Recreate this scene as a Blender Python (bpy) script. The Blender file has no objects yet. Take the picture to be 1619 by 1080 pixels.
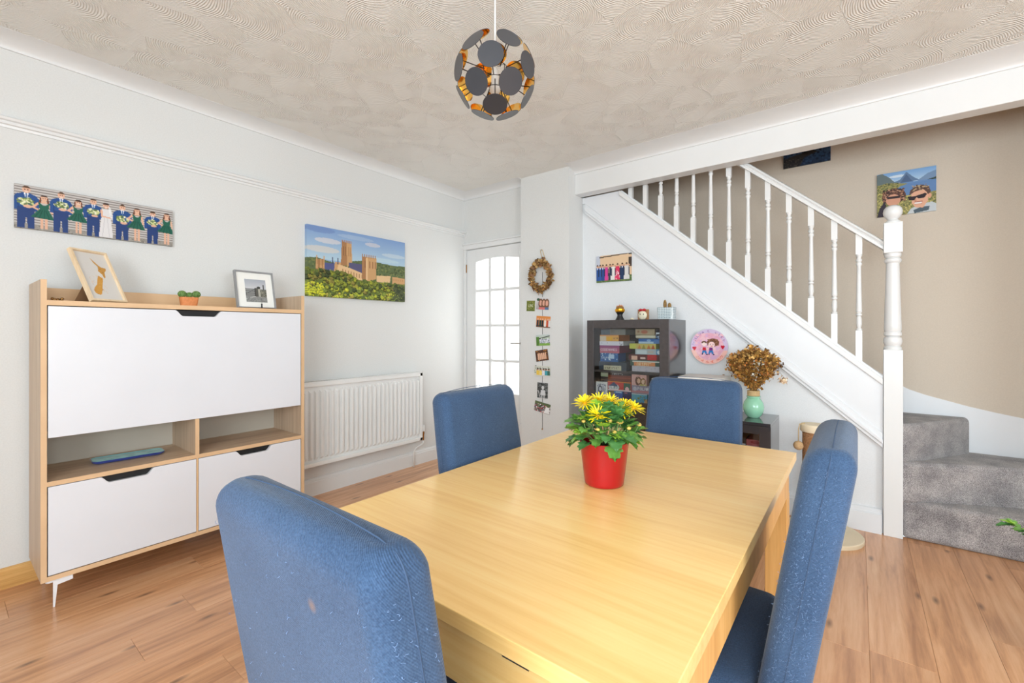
import bpy, math, random
import numpy as np
from mathutils import Vector, Matrix
random.seed(7); rng = np.random.RandomState(5)
PI = math.pi; R = math.radians
SC = bpy.context.scene; COL = SC.collection

# ------------------------------------------------------------ camera, world, light, exposure
cam_d = bpy.data.cameras.new('camera'); cam = bpy.data.objects.new('camera', cam_d); COL.objects.link(cam)
cam.location = (3.135, 0.0, 1.19); cam.rotation_euler = (R(90), 0, R(37.7))
cam_d.sensor_width = 36; cam_d.sensor_fit = 'HORIZONTAL'; cam_d.lens = 36 * 708 / 1619
cam_d.shift_y = -15.5 / 1619; cam_d.clip_start = 0.02
SC.camera = cam
w = bpy.data.worlds.new('world'); SC.world = w; w.use_nodes = True
w.node_tree.nodes['Background'].inputs[0].default_value = (0.77, 0.90, 1.0, 1)
w.node_tree.nodes['Background'].inputs[1].default_value = 1.0
def area(name, loc, rot, sx, sy, power, col=(1, 1, 1)):
    l = bpy.data.lights.new(name, 'AREA'); l.shape = 'RECTANGLE'; l.size = sx; l.size_y = sy
    l.energy = power; l.color = col
    o = bpy.data.objects.new(name, l); COL.objects.link(o); o.location = loc; o.rotation_euler = rot
    return o
area('window_light_rear', (3.6, -1.75, 1.5), (R(90), 0, 0), 2.4, 1.4, 72, (0.84, 0.94, 1.0))
area('window_light_side', (6.6, -0.1, 1.45), (R(90), 0, R(90)), 2.2, 1.6, 60, (0.84, 0.94, 1.0))
area('hall_light', (0.42, 4.3, 1.4), (R(-90), 0, 0), 0.9, 1.8, 22, (0.98, 0.97, 0.93))
SC.view_settings.view_transform = 'Standard'; SC.view_settings.look = 'None'
SC.view_settings.gamma = 1.0; SC.view_settings.use_curve_mapping = False
SC.view_settings.exposure = 0.64

# ------------------------------------------------------------ helpers
def lin(c):
    out = []
    for v in c[:3]:
        v = v / 255.0
        out.append(v / 12.92 if v <= 0.04045 else ((v + 0.055) / 1.055) ** 2.4)
    return tuple(out) + (1.0,)
MATS = {}
def base_mat(name, col=(200, 200, 200), rough=0.5, metal=0.0, spec=0.5, sheen=0.0, coat=0.0):
    m = bpy.data.materials.new(name); m.use_nodes = True
    b = m.node_tree.nodes['Principled BSDF']
    b.inputs['Base Color'].default_value = lin(col); b.inputs['Roughness'].default_value = rough
    b.inputs['Metallic'].default_value = metal; b.inputs['Specular IOR Level'].default_value = spec
    if sheen: b.inputs['Sheen Weight'].default_value = sheen; b.inputs['Sheen Roughness'].default_value = 0.4
    if coat: b.inputs['Coat Weight'].default_value = coat; b.inputs['Coat Roughness'].default_value = 0.15
    MATS[name] = m
    return m, m.node_tree, b
def node(nt, typ, **kw):
    n = nt.nodes.new(typ)
    for k, v in kw.items():
        if k in n.inputs.keys(): n.inputs[k].default_value = v
        else: setattr(n, k, v)
    return n
def bump(nt, b, height, strength=0.2, dist=0.01):
    bn = node(nt, 'ShaderNodeBump'); bn.inputs['Strength'].default_value = strength
    bn.inputs['Distance'].default_value = dist
    nt.links.new(height, bn.inputs['Height']); nt.links.new(bn.outputs[0], b.inputs['Normal'])
    return bn
def coords(nt, scale=(1, 1, 1), rot=(0, 0, 0), rand=False, out='Object'):
    tc = node(nt, 'ShaderNodeTexCoord'); mp = node(nt, 'ShaderNodeMapping')
    mp.inputs['Scale'].default_value = scale; mp.inputs['Rotation'].default_value = rot
    nt.links.new(tc.outputs[out], mp.inputs['Vector'])
    if rand:
        oi = node(nt, 'ShaderNodeObjectInfo'); mu = node(nt, 'ShaderNodeMath', operation='MULTIPLY')
        mu.inputs[1].default_value = 37.0; nt.links.new(oi.outputs['Random'], mu.inputs[0])
        nt.links.new(mu.outputs[0], mp.inputs['Location'])
    return mp.outputs[0]
def ramp(nt, fac, stops):
    r = node(nt, 'ShaderNodeValToRGB'); e = r.color_ramp.elements
    while len(e) < len(stops): e.new(0.5)
    for i, (p, c) in enumerate(stops): e[i].position = p; e[i].color = lin(c)
    nt.links.new(fac, r.inputs[0]); return r.outputs[0]
def plain(name, col, rough=0.5, metal=0.0, nscale=0, nstr=0.1, vary=0, **kw):
    """principled material with a faint procedural tone variation and relief"""
    m, nt, b = base_mat(name, col, rough, metal, **kw)
    v = coords(nt)
    n = node(nt, 'ShaderNodeTexNoise'); n.inputs['Scale'].default_value = nscale or 6.0; n.inputs['Detail'].default_value = 4
    nt.links.new(v, n.inputs['Vector'])
    k = vary or 3
    c = ramp(nt, n.outputs[0], [(0.3, tuple(max(0, x - k) for x in col)), (0.7, tuple(min(255, x + k) for x in col))])
    nt.links.new(c, b.inputs['Base Color'])
    if nscale: bump(nt, b, n.outputs[0], nstr, 0.002)
    return m
def wood(name, dark, mid, light, scale=(3, 60, 60), rough=0.4, rand=False, coat=0.0, bstr=0.08, knots=False, vary=False):
    m, nt, b = base_mat(name, mid, rough, coat=coat)
    v = coords(nt, scale, rand=rand)
    n = node(nt, 'ShaderNodeTexNoise'); n.inputs['Scale'].default_value = 1.0; n.inputs['Detail'].default_value = 6
    n.inputs['Roughness'].default_value = 0.65; n.inputs['Distortion'].default_value = 0.4
    nt.links.new(v, n.inputs['Vector'])
    n2 = node(nt, 'ShaderNodeTexNoise'); n2.inputs['Scale'].default_value = 0.18; n2.inputs['Detail'].default_value = 3
    nt.links.new(v, n2.inputs['Vector'])
    mx = node(nt, 'ShaderNodeMath', operation='MULTIPLY_ADD'); mx.inputs[1].default_value = 0.6
    ad = node(nt, 'ShaderNodeMath', operation='MULTIPLY'); ad.inputs[1].default_value = 0.4
    nt.links.new(n2.outputs[0], ad.inputs[0]); nt.links.new(n.outputs[0], mx.inputs[0]); nt.links.new(ad.outputs[0], mx.inputs[2])
    c = ramp(nt, mx.outputs[0], [(0.32, dark), (0.5, mid), (0.66, light)])
    if knots:
        vk = coords(nt, (5.0, 1.6, 1), rand=True)
        vo = node(nt, 'ShaderNodeTexVoronoi', voronoi_dimensions='2D'); vo.inputs['Scale'].default_value = 1.0; nt.links.new(vk, vo.inputs['Vector'])
        kr = node(nt, 'ShaderNodeMapRange'); kr.inputs[1].default_value = 0.01; kr.inputs[2].default_value = 0.075
        kr.inputs[3].default_value = 0.75; kr.inputs[4].default_value = 0.0
        nt.links.new(vo.outputs['Distance'], kr.inputs[0])
        mk = node(nt, 'ShaderNodeMixRGB'); mk.inputs[2].default_value = lin((92, 62, 44))
        nt.links.new(kr.outputs[0], mk.inputs[0]); nt.links.new(c, mk.inputs[1]); c = mk.outputs[0]
    if vary:
        oi = node(nt, 'ShaderNodeObjectInfo'); hs = node(nt, 'ShaderNodeHueSaturation')
        mr = node(nt, 'ShaderNodeMapRange'); mr.inputs[3].default_value = 0.93; mr.inputs[4].default_value = 1.05
        nt.links.new(oi.outputs['Random'], mr.inputs[0]); nt.links.new(mr.outputs[0], hs.inputs['Value'])
        nt.links.new(c, hs.inputs['Color']); c = hs.outputs[0]
    nt.links.new(c, b.inputs['Base Color'])
    bump(nt, b, n.outputs[0], bstr, 0.001)
    return m

class MB:
    def __init__(s): s.v = []; s.f = []; s.mi = []; s.cur = 0
    def add(s, vs, fs):
        o = len(s.v); s.v += [tuple(p) for p in vs]; s.f += [tuple(i + o for i in f) for f in fs]; s.mi += [s.cur] * len(fs)
        return s
    def box(s, a, b, M=None):
        x0, y0, z0 = a; x1, y1, z1 = b
        vs = [(x0, y0, z0), (x1, y0, z0), (x1, y1, z0), (x0, y1, z0), (x0, y0, z1), (x1, y0, z1), (x1, y1, z1), (x0, y1, z1)]
        if M is not None: vs = [M @ Vector(p) for p in vs]
        return s.add(vs, [(0, 3, 2, 1), (4, 5, 6, 7), (0, 1, 5, 4), (1, 2, 6, 5), (2, 3, 7, 6), (3, 0, 4, 7)])
    def prism(s, poly, axis, a, b):
        """poly of 2D points in the plane across `axis`; axis 0: (y,z) 1: (x,z) 2: (x,y)"""
        def mk(p, t): return [(t, p[0], p[1]), (p[0], t, p[1]), (p[0], p[1], t)][axis]
        n = len(poly); vs = [mk(p, a) for p in poly] + [mk(p, b) for p in poly]
        fs = [tuple(range(n)), tuple(range(2 * n - 1, n - 1, -1))] + [(i, i + n, (i + 1) % n + n, (i + 1) % n) for i in range(n)]
        return s.add(vs, fs)
    def tube(s, pts, r, n=8, cap=True, closed=False):
        pts = [Vector(p) for p in pts]; rs = r if isinstance(r, (list, tuple)) else [r] * len(pts)
        rings = []; up = Vector((0, 0, 1)); prev = None
        for i, p in enumerate(pts):
            if closed: t = pts[(i + 1) % len(pts)] - pts[i - 1]
            else: t = (pts[min(i + 1, len(pts) - 1)] - pts[max(i - 1, 0)])
            t.normalize()
            if prev is None:
                a = up.cross(t)
                if a.length < 1e-3: a = Vector((1, 0, 0)).cross(t)
            else: a = prev - t * prev.dot(t)
            a.normalize(); prev = a; bb = t.cross(a)
            rings.append([p + (a * math.cos(2 * PI * k / n) + bb * math.sin(2 * PI * k / n)) * rs[i] for k in range(n)])
        vs = [q for rg in rings for q in rg]; m = len(pts); fs = []
        for i in range(m if closed else m - 1):
            j = (i + 1) % m
            for k in range(n): fs.append((i * n + k, i * n + (k + 1) % n, j * n + (k + 1) % n, j * n + k))
        if cap and not closed: fs.append(tuple(range(n - 1, -1, -1))); fs.append(tuple(range((m - 1) * n, m * n)))
        return s.add(vs, fs)
    def lathe(s, prof, c=(0, 0, 0), n=24, M=None):
        """prof: list of (radius, z)"""
        vs = []; fs = []
        for r, z in prof:
            for k in range(n):
                p = Vector((r * math.cos(2 * PI * k / n), r * math.sin(2 * PI * k / n), z))
                if M is not None: p = M @ p
                vs.append(p + Vector(c))
        for i in range(len(prof) - 1):
            for k in range(n): fs.append((i * n + k, i * n + (k + 1) % n, (i + 1) * n + (k + 1) % n, (i + 1) * n + k))
        if prof[0][0] > 1e-6: fs.append(tuple(range(n - 1, -1, -1)))
        if prof[-1][0] > 1e-6: fs.append(tuple(range((len(prof) - 1) * n, len(prof) * n)))
        return s.add(vs, fs)
    def sphere(s, c, r, n=14, m=9, sc=(1, 1, 1)):
        prof = [(max(1e-7, math.sin(PI * i / m)) * r, -math.cos(PI * i / m) * r * sc[2]) for i in range(m + 1)]
        return s.lathe(prof, c, n, Matrix.Diagonal((sc[0], sc[1], 1)))
def setp(o, label=None, cat=None, group=None, kind=None):
    if label: o['label'] = label
    if cat: o['category'] = cat
    if group: o['group'] = group
    if kind: o['kind'] = kind
    return o
def mat(m): return MATS[m] if isinstance(m, str) else m
def build(mb, name, m, parent=None, smooth=False, bev=0, seg=2, label=None, cat=None, group=None, kind=None, loc=None, auto=None):
    me = bpy.data.meshes.new(name); me.from_pydata(mb.v, [], mb.f)
    ms = m if isinstance(m, (list, tuple)) else [m]
    for x in ms: me.materials.append(mat(x))
    if len(ms) > 1: me.polygons.foreach_set('material_index', mb.mi)
    if smooth: me.polygons.foreach_set('use_smooth', [True] * len(me.polygons))
    me.update()
    if auto is not None: me.set_sharp_from_angle(angle=R(auto))
    o = bpy.data.objects.new(name, me); COL.objects.link(o)
    if parent is not None: o.parent = parent
    if loc is not None: o.location = loc
    if bev:
        b = o.modifiers.new('edge', 'BEVEL'); b.width = bev; b.segments = seg; b.limit_method = 'ANGLE'; b.angle_limit = R(40)
    return setp(o, label, cat, group, kind)
def thing(name, label, cat, loc=(0, 0, 0), rz=0, group=None):
    o = bpy.data.objects.new(name, None); COL.objects.link(o); o.empty_display_size = 0.05
    o.location = loc; o.rotation_euler = (0, 0, rz)
    return setp(o, label, cat, group)
def dup(root, loc, rz, label, group=None):
    r = root.copy(); COL.objects.link(r); r.location = loc; r.rotation_euler = (0, 0, rz); r['label'] = label
    if group: r['group'] = group
    for ch in list(root.children):
        c = ch.copy(); COL.objects.link(c); c.parent = r
        for g in ch.children:
            d = g.copy(); COL.objects.link(d); d.parent = c
    return r
def struct(mb, name, m, parent=None, **kw): return build(mb, name, m, parent, kind='structure', **kw)

# ------------------------------------------------------------ flat-print painter (vertex colours on a fine grid)
FONT = {}
for ln in """A 0E1111 1F111111|B 1E11111E11111E|C 0E11101010110E|D 1E11111111111E|E 1F10101E10101F|F 1F10101E101010|G 0E11101711110F|H 1111111F111111
I 0E04040404040E|J 0702020202120C|K 11121418141211|L 1010101010101F|M 111B1515111111|N 11191513111111|O 0E11111111110E|P 1E11111E101010|Q 0E11111115120D
R 1E11111E141211|S 0F10100E01011E|T 1F040404040404|U 1111111111110E|V 11111111110A04|W 1111111515150A|X 11110A040A1111|Y 11110A04040404|Z 1F01020408101F
0 0E11131519110E|1 040C040404040E|2 0E11010204081F|6 0610101E11110E|5 1F101E0101110E|4 02060A121F0202|& 0C12140815120D|n 0000161911 1111|d 01010D1311130D|u 0000111111130D|e 00000E111F100E""".replace('\n', '|').split('|'):
    k, h = ln[0], ln[2:].replace(' ', ''); FONT[k] = [int(h[i * 2:i * 2 + 2], 16) for i in range(7)]
class Pt:
    def __init__(s, W, H, bg):
        s.W, s.H = W, H; s.a = np.zeros((H, W, 3)); s.a[:] = bg
        s.Y, s.X = np.mgrid[0:H, 0:W] + 0.5
    def m(s, mask, c, al=1.0): s.a[mask] = s.a[mask] * (1 - al) + np.array(c) * al
    def rect(s, x0, y0, x1, y1, c, al=1.0): s.m((s.X >= x0) & (s.X < x1) & (s.Y >= y0) & (s.Y < y1), c, al)
    def ell(s, x, y, rx, ry, c, al=1.0): s.m(((s.X - x) / rx) ** 2 + ((s.Y - y) / ry) ** 2 <= 1, c, al)
    def poly(s, p, c, al=1.0):
        ins = np.zeros(s.X.shape, bool); n = len(p)
        for i in range(n):
            x0, y0 = p[i]; x1, y1 = p[(i + 1) % n]
            if y0 == y1: continue
            ins ^= ((y0 > s.Y) != (y1 > s.Y)) & (s.X < (x1 - x0) * (s.Y - y0) / (y1 - y0) + x0)
        s.m(ins, c, al)
    def line(s, x0, y0, x1, y1, wd, c, al=1.0):
        dx, dy = x1 - x0, y1 - y0; L = dx * dx + dy * dy + 1e-9
        t = np.clip(((s.X - x0) * dx + (s.Y - y0) * dy) / L, 0, 1)
        s.m((s.X - x0 - t * dx) ** 2 + (s.Y - y0 - t * dy) ** 2 <= wd * wd / 4, c, al)
    def grad(s, y0, y1, c0, c1):
        t = np.clip((s.Y - y0) / (y1 - y0), 0, 1)[..., None]; k = (s.Y >= y0) & (s.Y < y1)
        s.a[k] = (np.array(c0) * (1 - t) + np.array(c1) * t)[k]
    def speck(s, x0, y0, x1, y1, n, cs, r=(0.6, 2), top=None):
        for _ in range(n):
            x, y = rng.uniform(x0, x1), rng.uniform(y0, y1)
            if top is not None and y < np.interp(x, [p[0] for p in top], [p[1] for p in top]): continue
            rr = rng.uniform(*r); s.ell(x, y, rr, rr * 0.85, cs[rng.randint(len(cs))])
    def text(s, t, x, y, k, c, ang=0):
        ca, sa = math.cos(ang), math.sin(ang)
        U = (s.X - x) * ca + (s.Y - y) * sa; V = -(s.X - x) * sa + (s.Y - y) * ca
        for i, ch in enumerate(t):
            g = FONT.get(ch)
            if not g: continue
            for r_ in range(7):
                for q in range(5):
                    if g[r_] >> (4 - q) & 1:
                        u0, v0 = (i * 6 + q) * k, r_ * k
                        s.m((U >= u0 - .01) & (U < u0 + k) & (V >= v0 - .01) & (V < v0 + k), c)
    def person(s, x, y, h, kind, bq=None):
        """small posed figure, y = head centre, h = head radius"""
        sk = (226, 178, 150); su = (38, 78, 140); gr = (30, 96, 78)
        b = y + h * 1.1
        g = h * 1.38
        if kind == 'suit':
            s.poly([(x - g * 2.3, b + h * 2), (x - g * 1.7, b + h * .7), (x - g * .5, b), (x + g * .5, b), (x + g * 1.7, b + h * .7), (x + g * 2.3, b + h * 2), (x + g * 2.2, b + h * 6), (x - g * 2.2, b + h * 6)], su)
            s.poly([(x - g * 1.5, b + h * 5), (x + g * 1.5, b + h * 5), (x + g * 1.4, s.H - 1), (x + g * .3, s.H - 1), (x, b + h * 7.6), (x - g * .3, s.H - 1), (x - g * 1.5, s.H - 1)], (36, 62, 118))
            s.line(x - g * 1.5, b + h * 2, x - g * 1.4, b + h * 5, h * .18, (26, 56, 108)); s.line(x + g * 1.5, b + h * 2, x + g * 1.4, b + h * 5, h * .18, (26, 56, 108))
            s.poly([(x - h * .6, b), (x + h * .6, b), (x, b + h * 2.6)], (235, 238, 245)); s.line(x, b + h * .3, x, b + h * 2.2, h * .3, (70, 110, 160))
        elif kind == 'green':
            s.line(x - g * 1.1, b + h, x - g * 2.2, b + h * 2.8, h * .7, sk); s.line(x - g * 2.2, b + h * 2.8, x - g * .8, b + h * 3.8, h * .6, sk)
            s.line(x + g * 1.1, b + h, x + g * 1.6, b + h * 4.4, h * .6, sk)
            s.poly([(x - h * .5, b - h * .4), (x + h * .5, b - h * .4), (x + h, b + h), (x - h, b + h)], sk)
            s.poly([(x - g * 1.2, b + h * .3), (x - g * .2, b + h * 1.7), (x + g * .2, b + h * 1.7), (x + g * 1.2, b + h * .3), (x + g * .9, b + h * 3.2), (x + g * 2.2, b + h * 7.2), (x - g * 2.6, b + h * 6.6), (x - g * .9, b + h * 3.2)], gr)
            for q in (-1.6, -.8, 0.1, .9): s.line(x + g * q * .4, b + h * 3.6, x + g * q * 1.2, b + h * 6.8, h * .25, (20, 74, 60))
            s.rect(x - h * .9, b + h * 7, x - h * .15, s.H - 3, sk); s.rect(x + h * .2, b + h * 7, x + h * .95, s.H - 3, sk)
        elif kind == 'bride':
            s.poly([(x - g * 1.1, b + h * .6), (x + g * 1.2, b + h * .6), (x + g * 1.1, b + h * 3), (x + g * 1.7, s.H - 2), (x - g * 1.7, s.H - 2), (x - g, b + h * 3)], (226, 222, 222))
            s.poly([(x + h * .4, y - h), (x + h * 1.6, y + h), (x + g * 2.0, b + h * 5), (x + g * 1.1, b + h * 4)], (242, 240, 240), .75)
            s.line(x - g * 1.1, b + h, x - g * .9, b + h * 3.6, h * .7, sk); s.line(x - g * .9, b + h * 3.6, x + g * 1.0, b + h * 4, h * .6, sk)
            for q in (-.6, 0, .6): s.line(x + g * q * .5, b + h * 4, x + g * q * 1.4, s.H - 3, h * .2, (204, 200, 202))
        s.ell(x, y, h, h * 1.2, sk)
        hair = (66, 42, 32) if kind != 'suit' else (88, 62, 44)
        s.ell(x - h * .35, y, h * .16, h * .14, (80, 50, 46)); s.ell(x + h * .35, y, h * .16, h * .14, (80, 50, 46)); s.line(x - h * .35, y + h * .6, x + h * .35, y + h * .6, h * .18, (246, 236, 232))
        s.m((((s.X - x) / (h * 1.15)) ** 2 + ((s.Y - y) / (h * 1.3)) ** 2 <= 1) & (s.Y < y - h * .5), hair)
        if kind == 'green': s.line(x - h, y, x - h * 1.1, y + h * 1.6, h * .5, (110, 60, 38)); s.line(x + h, y, x + h * 1.1, y + h * 1.6, h * .5, (110, 60, 38))
        if bq:
            for _ in range(60):
                a, q = rng.uniform(0, 2 * PI), rng.uniform(0, 1) ** .5
                s.ell(x + math.cos(a) * q * h * 2, bq + math.sin(a) * q * h * 1.3, h * .35, h * .3, [(232, 232, 196), (120, 140, 84), (200, 206, 140), (92, 116, 70)][rng.randint(4)])
            s.ell(x + h * .4, bq + h * 1.6, h * 1.1, h * .5, sk)
def art(name, P, w_m, h_m, d, M, parent=None, side=None, m='print', wrap=False, **kw):
    """panel with the print on its front as colours on a fine grid; local x right, y up, z out of the wall"""
    H, W = P.H, P.W; a = np.clip(P.a, 0, 255) / 255.0
    a = np.where(a <= 0.04045, a / 12.92, ((a + 0.055) / 1.055) ** 2.4)
    xs = np.linspace(-w_m / 2, w_m / 2, W); ys = np.linspace(h_m / 2, -h_m / 2, H)
    gx, gy = np.meshgrid(xs, ys); V = np.stack([gx, gy, np.full_like(gx, d)], -1).reshape(-1, 3)
    i = np.arange(W * H).reshape(H, W)
    F = np.stack([i[:-1, :-1], i[1:, :-1], i[1:, 1:], i[:-1, 1:]], -1).reshape(-1, 4)
    rim = np.concatenate([i[0, :], i[1:, -1], i[-1, -2::-1], i[-2:0:-1, 0]]); nr = len(rim)
    n0 = len(V); V2 = V[rim].copy(); C0 = a.reshape(-1, 3)
    # side ring duplicated so that its colour can differ
    Vb = V2.copy(); Vb[:, 2] = 0.0
    sc_ = C0[rim] if side is None else np.tile(np.array(lin(side)[:3]), (nr, 1))
    V = np.concatenate([V, V2, Vb]); C = np.concatenate([C0, sc_, sc_])
    k = np.arange(nr); kn = (k + 1) % nr
    S = np.stack([n0 + k, n0 + kn, n0 + nr + kn, n0 + nr + k], -1)[:, ::-1]
    me = bpy.data.meshes.new(name)
    me.from_pydata(V.tolist(), [], F.tolist() + S.tolist() + [list(range(n0 + nr, n0 + 2 * nr))])
    ca = me.color_attributes.new('Col', 'FLOAT_COLOR', 'POINT')
    ca.data.foreach_set('color', np.concatenate([C, np.ones((len(C), 1))], 1).astype(np.float32).ravel())
    me.materials.append(mat(m)); me.update()
    o = bpy.data.objects.new(name, me); COL.objects.link(o)
    if parent is not None: o.parent = parent
    o.matrix_local = M
    return setp(o, kw.get('label'), kw.get('cat'), kw.get('group'), kw.get('kind'))
def onW(face, x, y, z, tilt=0):
    """placement on a wall facing +X ('X') or -Y ('Y')"""
    B = Matrix(((0, 0, 1), (1, 0, 0), (0, 1, 0))) if face == 'X' else Matrix(((1, 0, 0), (0, 0, -1), (0, 1, 0)))
    return Matrix.Translation((x, y, z)) @ (B @ Matrix.Rotation(R(tilt), 3, 'Z')).to_4x4()
def attr_mat(name, rough=0.6, spec=0.3, coat=0.0, trans=0):
    m, nt, b = base_mat(name, (200, 200, 200), rough, spec=spec, coat=coat)
    at = node(nt, 'ShaderNodeAttribute', attribute_name='Col'); nt.links.new(at.outputs['Color'], b.inputs['Base Color'])
    return m

# ------------------------------------------------------------ materials
plain('wall_paint', (223, 223, 221), 0.75, nscale=160, nstr=0.03)
plain('wall_cool', (228, 230, 232), 0.7, nscale=160, nstr=0.04)
plain('gloss_white', (230, 230, 229), 0.32, vary=1)
plain('gloss_cool', (230, 232, 235), 0.3, vary=1)
plain('bounce_beige', (206, 176, 138), 0.8)  # more saturated beige on unseen surfaces, to brown the light bounced in the stairwell
plain('beige_paint', (210, 197, 181), 0.8, nscale=160, nstr=0.04)
plain('white_laminate', (228, 229, 234), 0.3, vary=1)
plain('radiator_white', (238, 238, 236), 0.35, vary=1)
plain('metal', (190, 188, 184), 0.3, 1.0)
plain('white_metal', (236, 236, 238), 0.3)
plain('brass', (170, 130, 80), 0.35, 1.0)
plain('black_satin', (30, 29, 31), 0.45)
plain('black_slot', (18, 18, 20), 0.6)
plain('dark_cabinet', (72, 67, 67), 0.33, nscale=40, nstr=0.03, vary=5)
plain('black_cabinet', (54, 52, 55), 0.14, vary=3, coat=0.5)
plain('disc_black', (74, 76, 82), 0.28, 0.35)
plain('copper', (255, 204, 104), 0.10, 1.0)
plain('wire_black', (40, 30, 26), 0.4, 0.6)
plain('white_plastic', (238, 238, 236), 0.4)
plain('terracotta', (222, 138, 82), 0.7, nscale=80, nstr=0.1, vary=10)
plain('cactus_green', (92, 128, 58), 0.6, nscale=200, nstr=0.6, vary=30)
plain('cactus_brown', (142, 108, 56), 0.7, nscale=120, nstr=0.4, vary=20)
plain('spine', (226, 222, 190), 0.6)
plain('red_glaze', (178, 8, 22), 0.3, vary=6, coat=0.4)
plain('soil', (52, 38, 28), 0.95, nscale=200, nstr=0.8)
plain('leaf', (108, 158, 66), 0.5, vary=28, nscale=40, nstr=0.2)
plain('leaf_dark', (74, 128, 64), 0.5, vary=22, nscale=40, nstr=0.2)
plain('leaf_bright', (156, 200, 66), 0.5, vary=22, nscale=40, nstr=0.2)
plain('stem_green', (120, 150, 84), 0.6)
plain('petal', (255, 222, 20), 0.5, vary=12, nscale=100)
plain('petal_core', (236, 168, 20), 0.7, nscale=200, nstr=0.5)
plain('bud', (236, 196, 96), 0.6, nscale=150, nstr=0.4, vary=14)
plain('mint_glaze', (152, 212, 180), 0.15, vary=6, coat=0.5)
plain('gold', (236, 168, 40), 0.25, 0.8)
plain('twine', (206, 178, 132), 0.9, nscale=300, nstr=0.6, vary=14)
plain('wicker', (168, 120, 78), 0.8, nscale=260, nstr=0.9, vary=34)
plain('sisal', (196, 160, 116), 0.9, nscale=300, nstr=0.8, vary=26)
plain('pale_board', (232, 216, 186), 0.55, vary=5)
plain('cardboard', (150, 112, 78), 0.8, vary=8)
plain('frame_grey', (150, 150, 152), 0.4, vary=5)
plain('mount_white', (244, 242, 236), 0.8)
plain('paper_white', (240, 238, 232), 0.7)
plain('cream', (232, 222, 196), 0.6)
plain('red_bow', (190, 30, 40), 0.5)
plain('pattern_pot', (186, 198, 202), 0.6)
plain('lint', (116, 142, 180), 0.8)
plain('seam', (58, 78, 106), 0.95)
attr_mat('print', 0.5); attr_mat('print_gloss', 0.25, coat=0.3); attr_mat('dried', 0.8)
wood('oak_table', (238, 188, 112), (249, 206, 132), (253, 218, 148), (2.2, 60, 60), 0.32, coat=0.25, bstr=0.04)
wood('oak_leg', (206, 150, 84), (226, 172, 102), (238, 188, 118), (60, 60, 3), 0.4, bstr=0.04)
wood('sonoma', (178, 150, 122), (204, 176, 148), (220, 196, 168), (60, 3, 90), 0.5, bstr=0.04)
wood('sonoma_v', (182, 156, 130), (204, 180, 154), (218, 196, 172), (60, 60, 3), 0.5, bstr=0.04)
plain('niche_shade', (196, 188, 174), 0.7)
plain('turquoise', (116, 222, 240), 0.12, vary=26, nscale=24, coat=0.5)
plain('sonoma_edge', (224, 186, 144), 0.5, vary=6)
wood('plank', (172, 120, 82), (214, 158, 114), (232, 184, 142), (34, 2.2, 30), 0.3, rand=True, coat=0.3, knots=True, vary=True)
wood('pine', (186, 132, 66), (216, 166, 96), (230, 184, 118), (60, 3, 60), 0.45)
wood('pale_wood', (222, 192, 152), (238, 212, 176), (246, 224, 192), (60, 60, 4), 0.5)

# ceiling: combed swirls
m, nt, b = base_mat('artex', (240, 238, 232), 0.8)
v = coords(nt); vo = node(nt, 'ShaderNodeTexVoronoi'); vo.inputs['Scale'].default_value = 4.4; vo.inputs['Randomness'].default_value = 0.9
nt.links.new(v, vo.inputs['Vector'])
of = node(nt, 'ShaderNodeVectorMath', operation='MULTIPLY_ADD'); of.inputs[1].default_value = (0.26, 0.26, 0); of.inputs[2].default_value = (-0.13, -0.13, 0)
nt.links.new(vo.outputs['Color'], of.inputs[0])
sb = node(nt, 'ShaderNodeVectorMath', operation='SUBTRACT'); nt.links.new(v, sb.inputs[0]); nt.links.new(vo.outputs['Position'], sb.inputs[1])
s2_ = node(nt, 'ShaderNodeVectorMath', operation='ADD'); nt.links.new(sb.outputs[0], s2_.inputs[0]); nt.links.new(of.outputs[0], s2_.inputs[1])
ml = node(nt, 'ShaderNodeVectorMath', operation='MULTIPLY'); ml.inputs[1].default_value = (1, 1, 0); nt.links.new(s2_.outputs[0], ml.inputs[0])
ln_ = node(nt, 'ShaderNodeVectorMath', operation='LENGTH'); nt.links.new(ml.outputs[0], ln_.inputs[0])
nz = node(nt, 'ShaderNodeTexNoise'); nz.inputs['Scale'].default_value = 9.0; nt.links.new(v, nz.inputs['Vector'])
na_ = node(nt, 'ShaderNodeMath', operation='MULTIPLY_ADD'); na_.inputs[1].default_value = 0.02; nt.links.new(nz.outputs[0], na_.inputs[0]); nt.links.new(ln_.outputs['Value'], na_.inputs[2])
mu = node(nt, 'ShaderNodeMath', operation='MULTIPLY'); mu.inputs[1].default_value = 700.0
sn = node(nt, 'ShaderNodeMath', operation='SINE'); nt.links.new(na_.outputs[0], mu.inputs[0]); nt.links.new(mu.outputs[0], sn.inputs[0])
v2 = node(nt, 'ShaderNodeTexVoronoi', feature='DISTANCE_TO_EDGE'); v2.inputs['Scale'].default_value = 4.4; v2.inputs['Randomness'].default_value = 0.9
nt.links.new(v, v2.inputs['Vector'])
er = node(nt, 'ShaderNodeMapRange'); er.inputs[1].default_value = 0.0; er.inputs[2].default_value = 0.016; er.inputs[3].default_value = 1.3; er.inputs[4].default_value = 0.0
nt.links.new(v2.outputs['Distance'], er.inputs[0])
sm = node(nt, 'ShaderNodeMath', operation='ADD'); nt.links.new(sn.outputs[0], sm.inputs[0]); nt.links.new(er.outputs[0], sm.inputs[1])
bump(nt, b, sm.outputs[0], 0.9, 0.0012)

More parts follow.
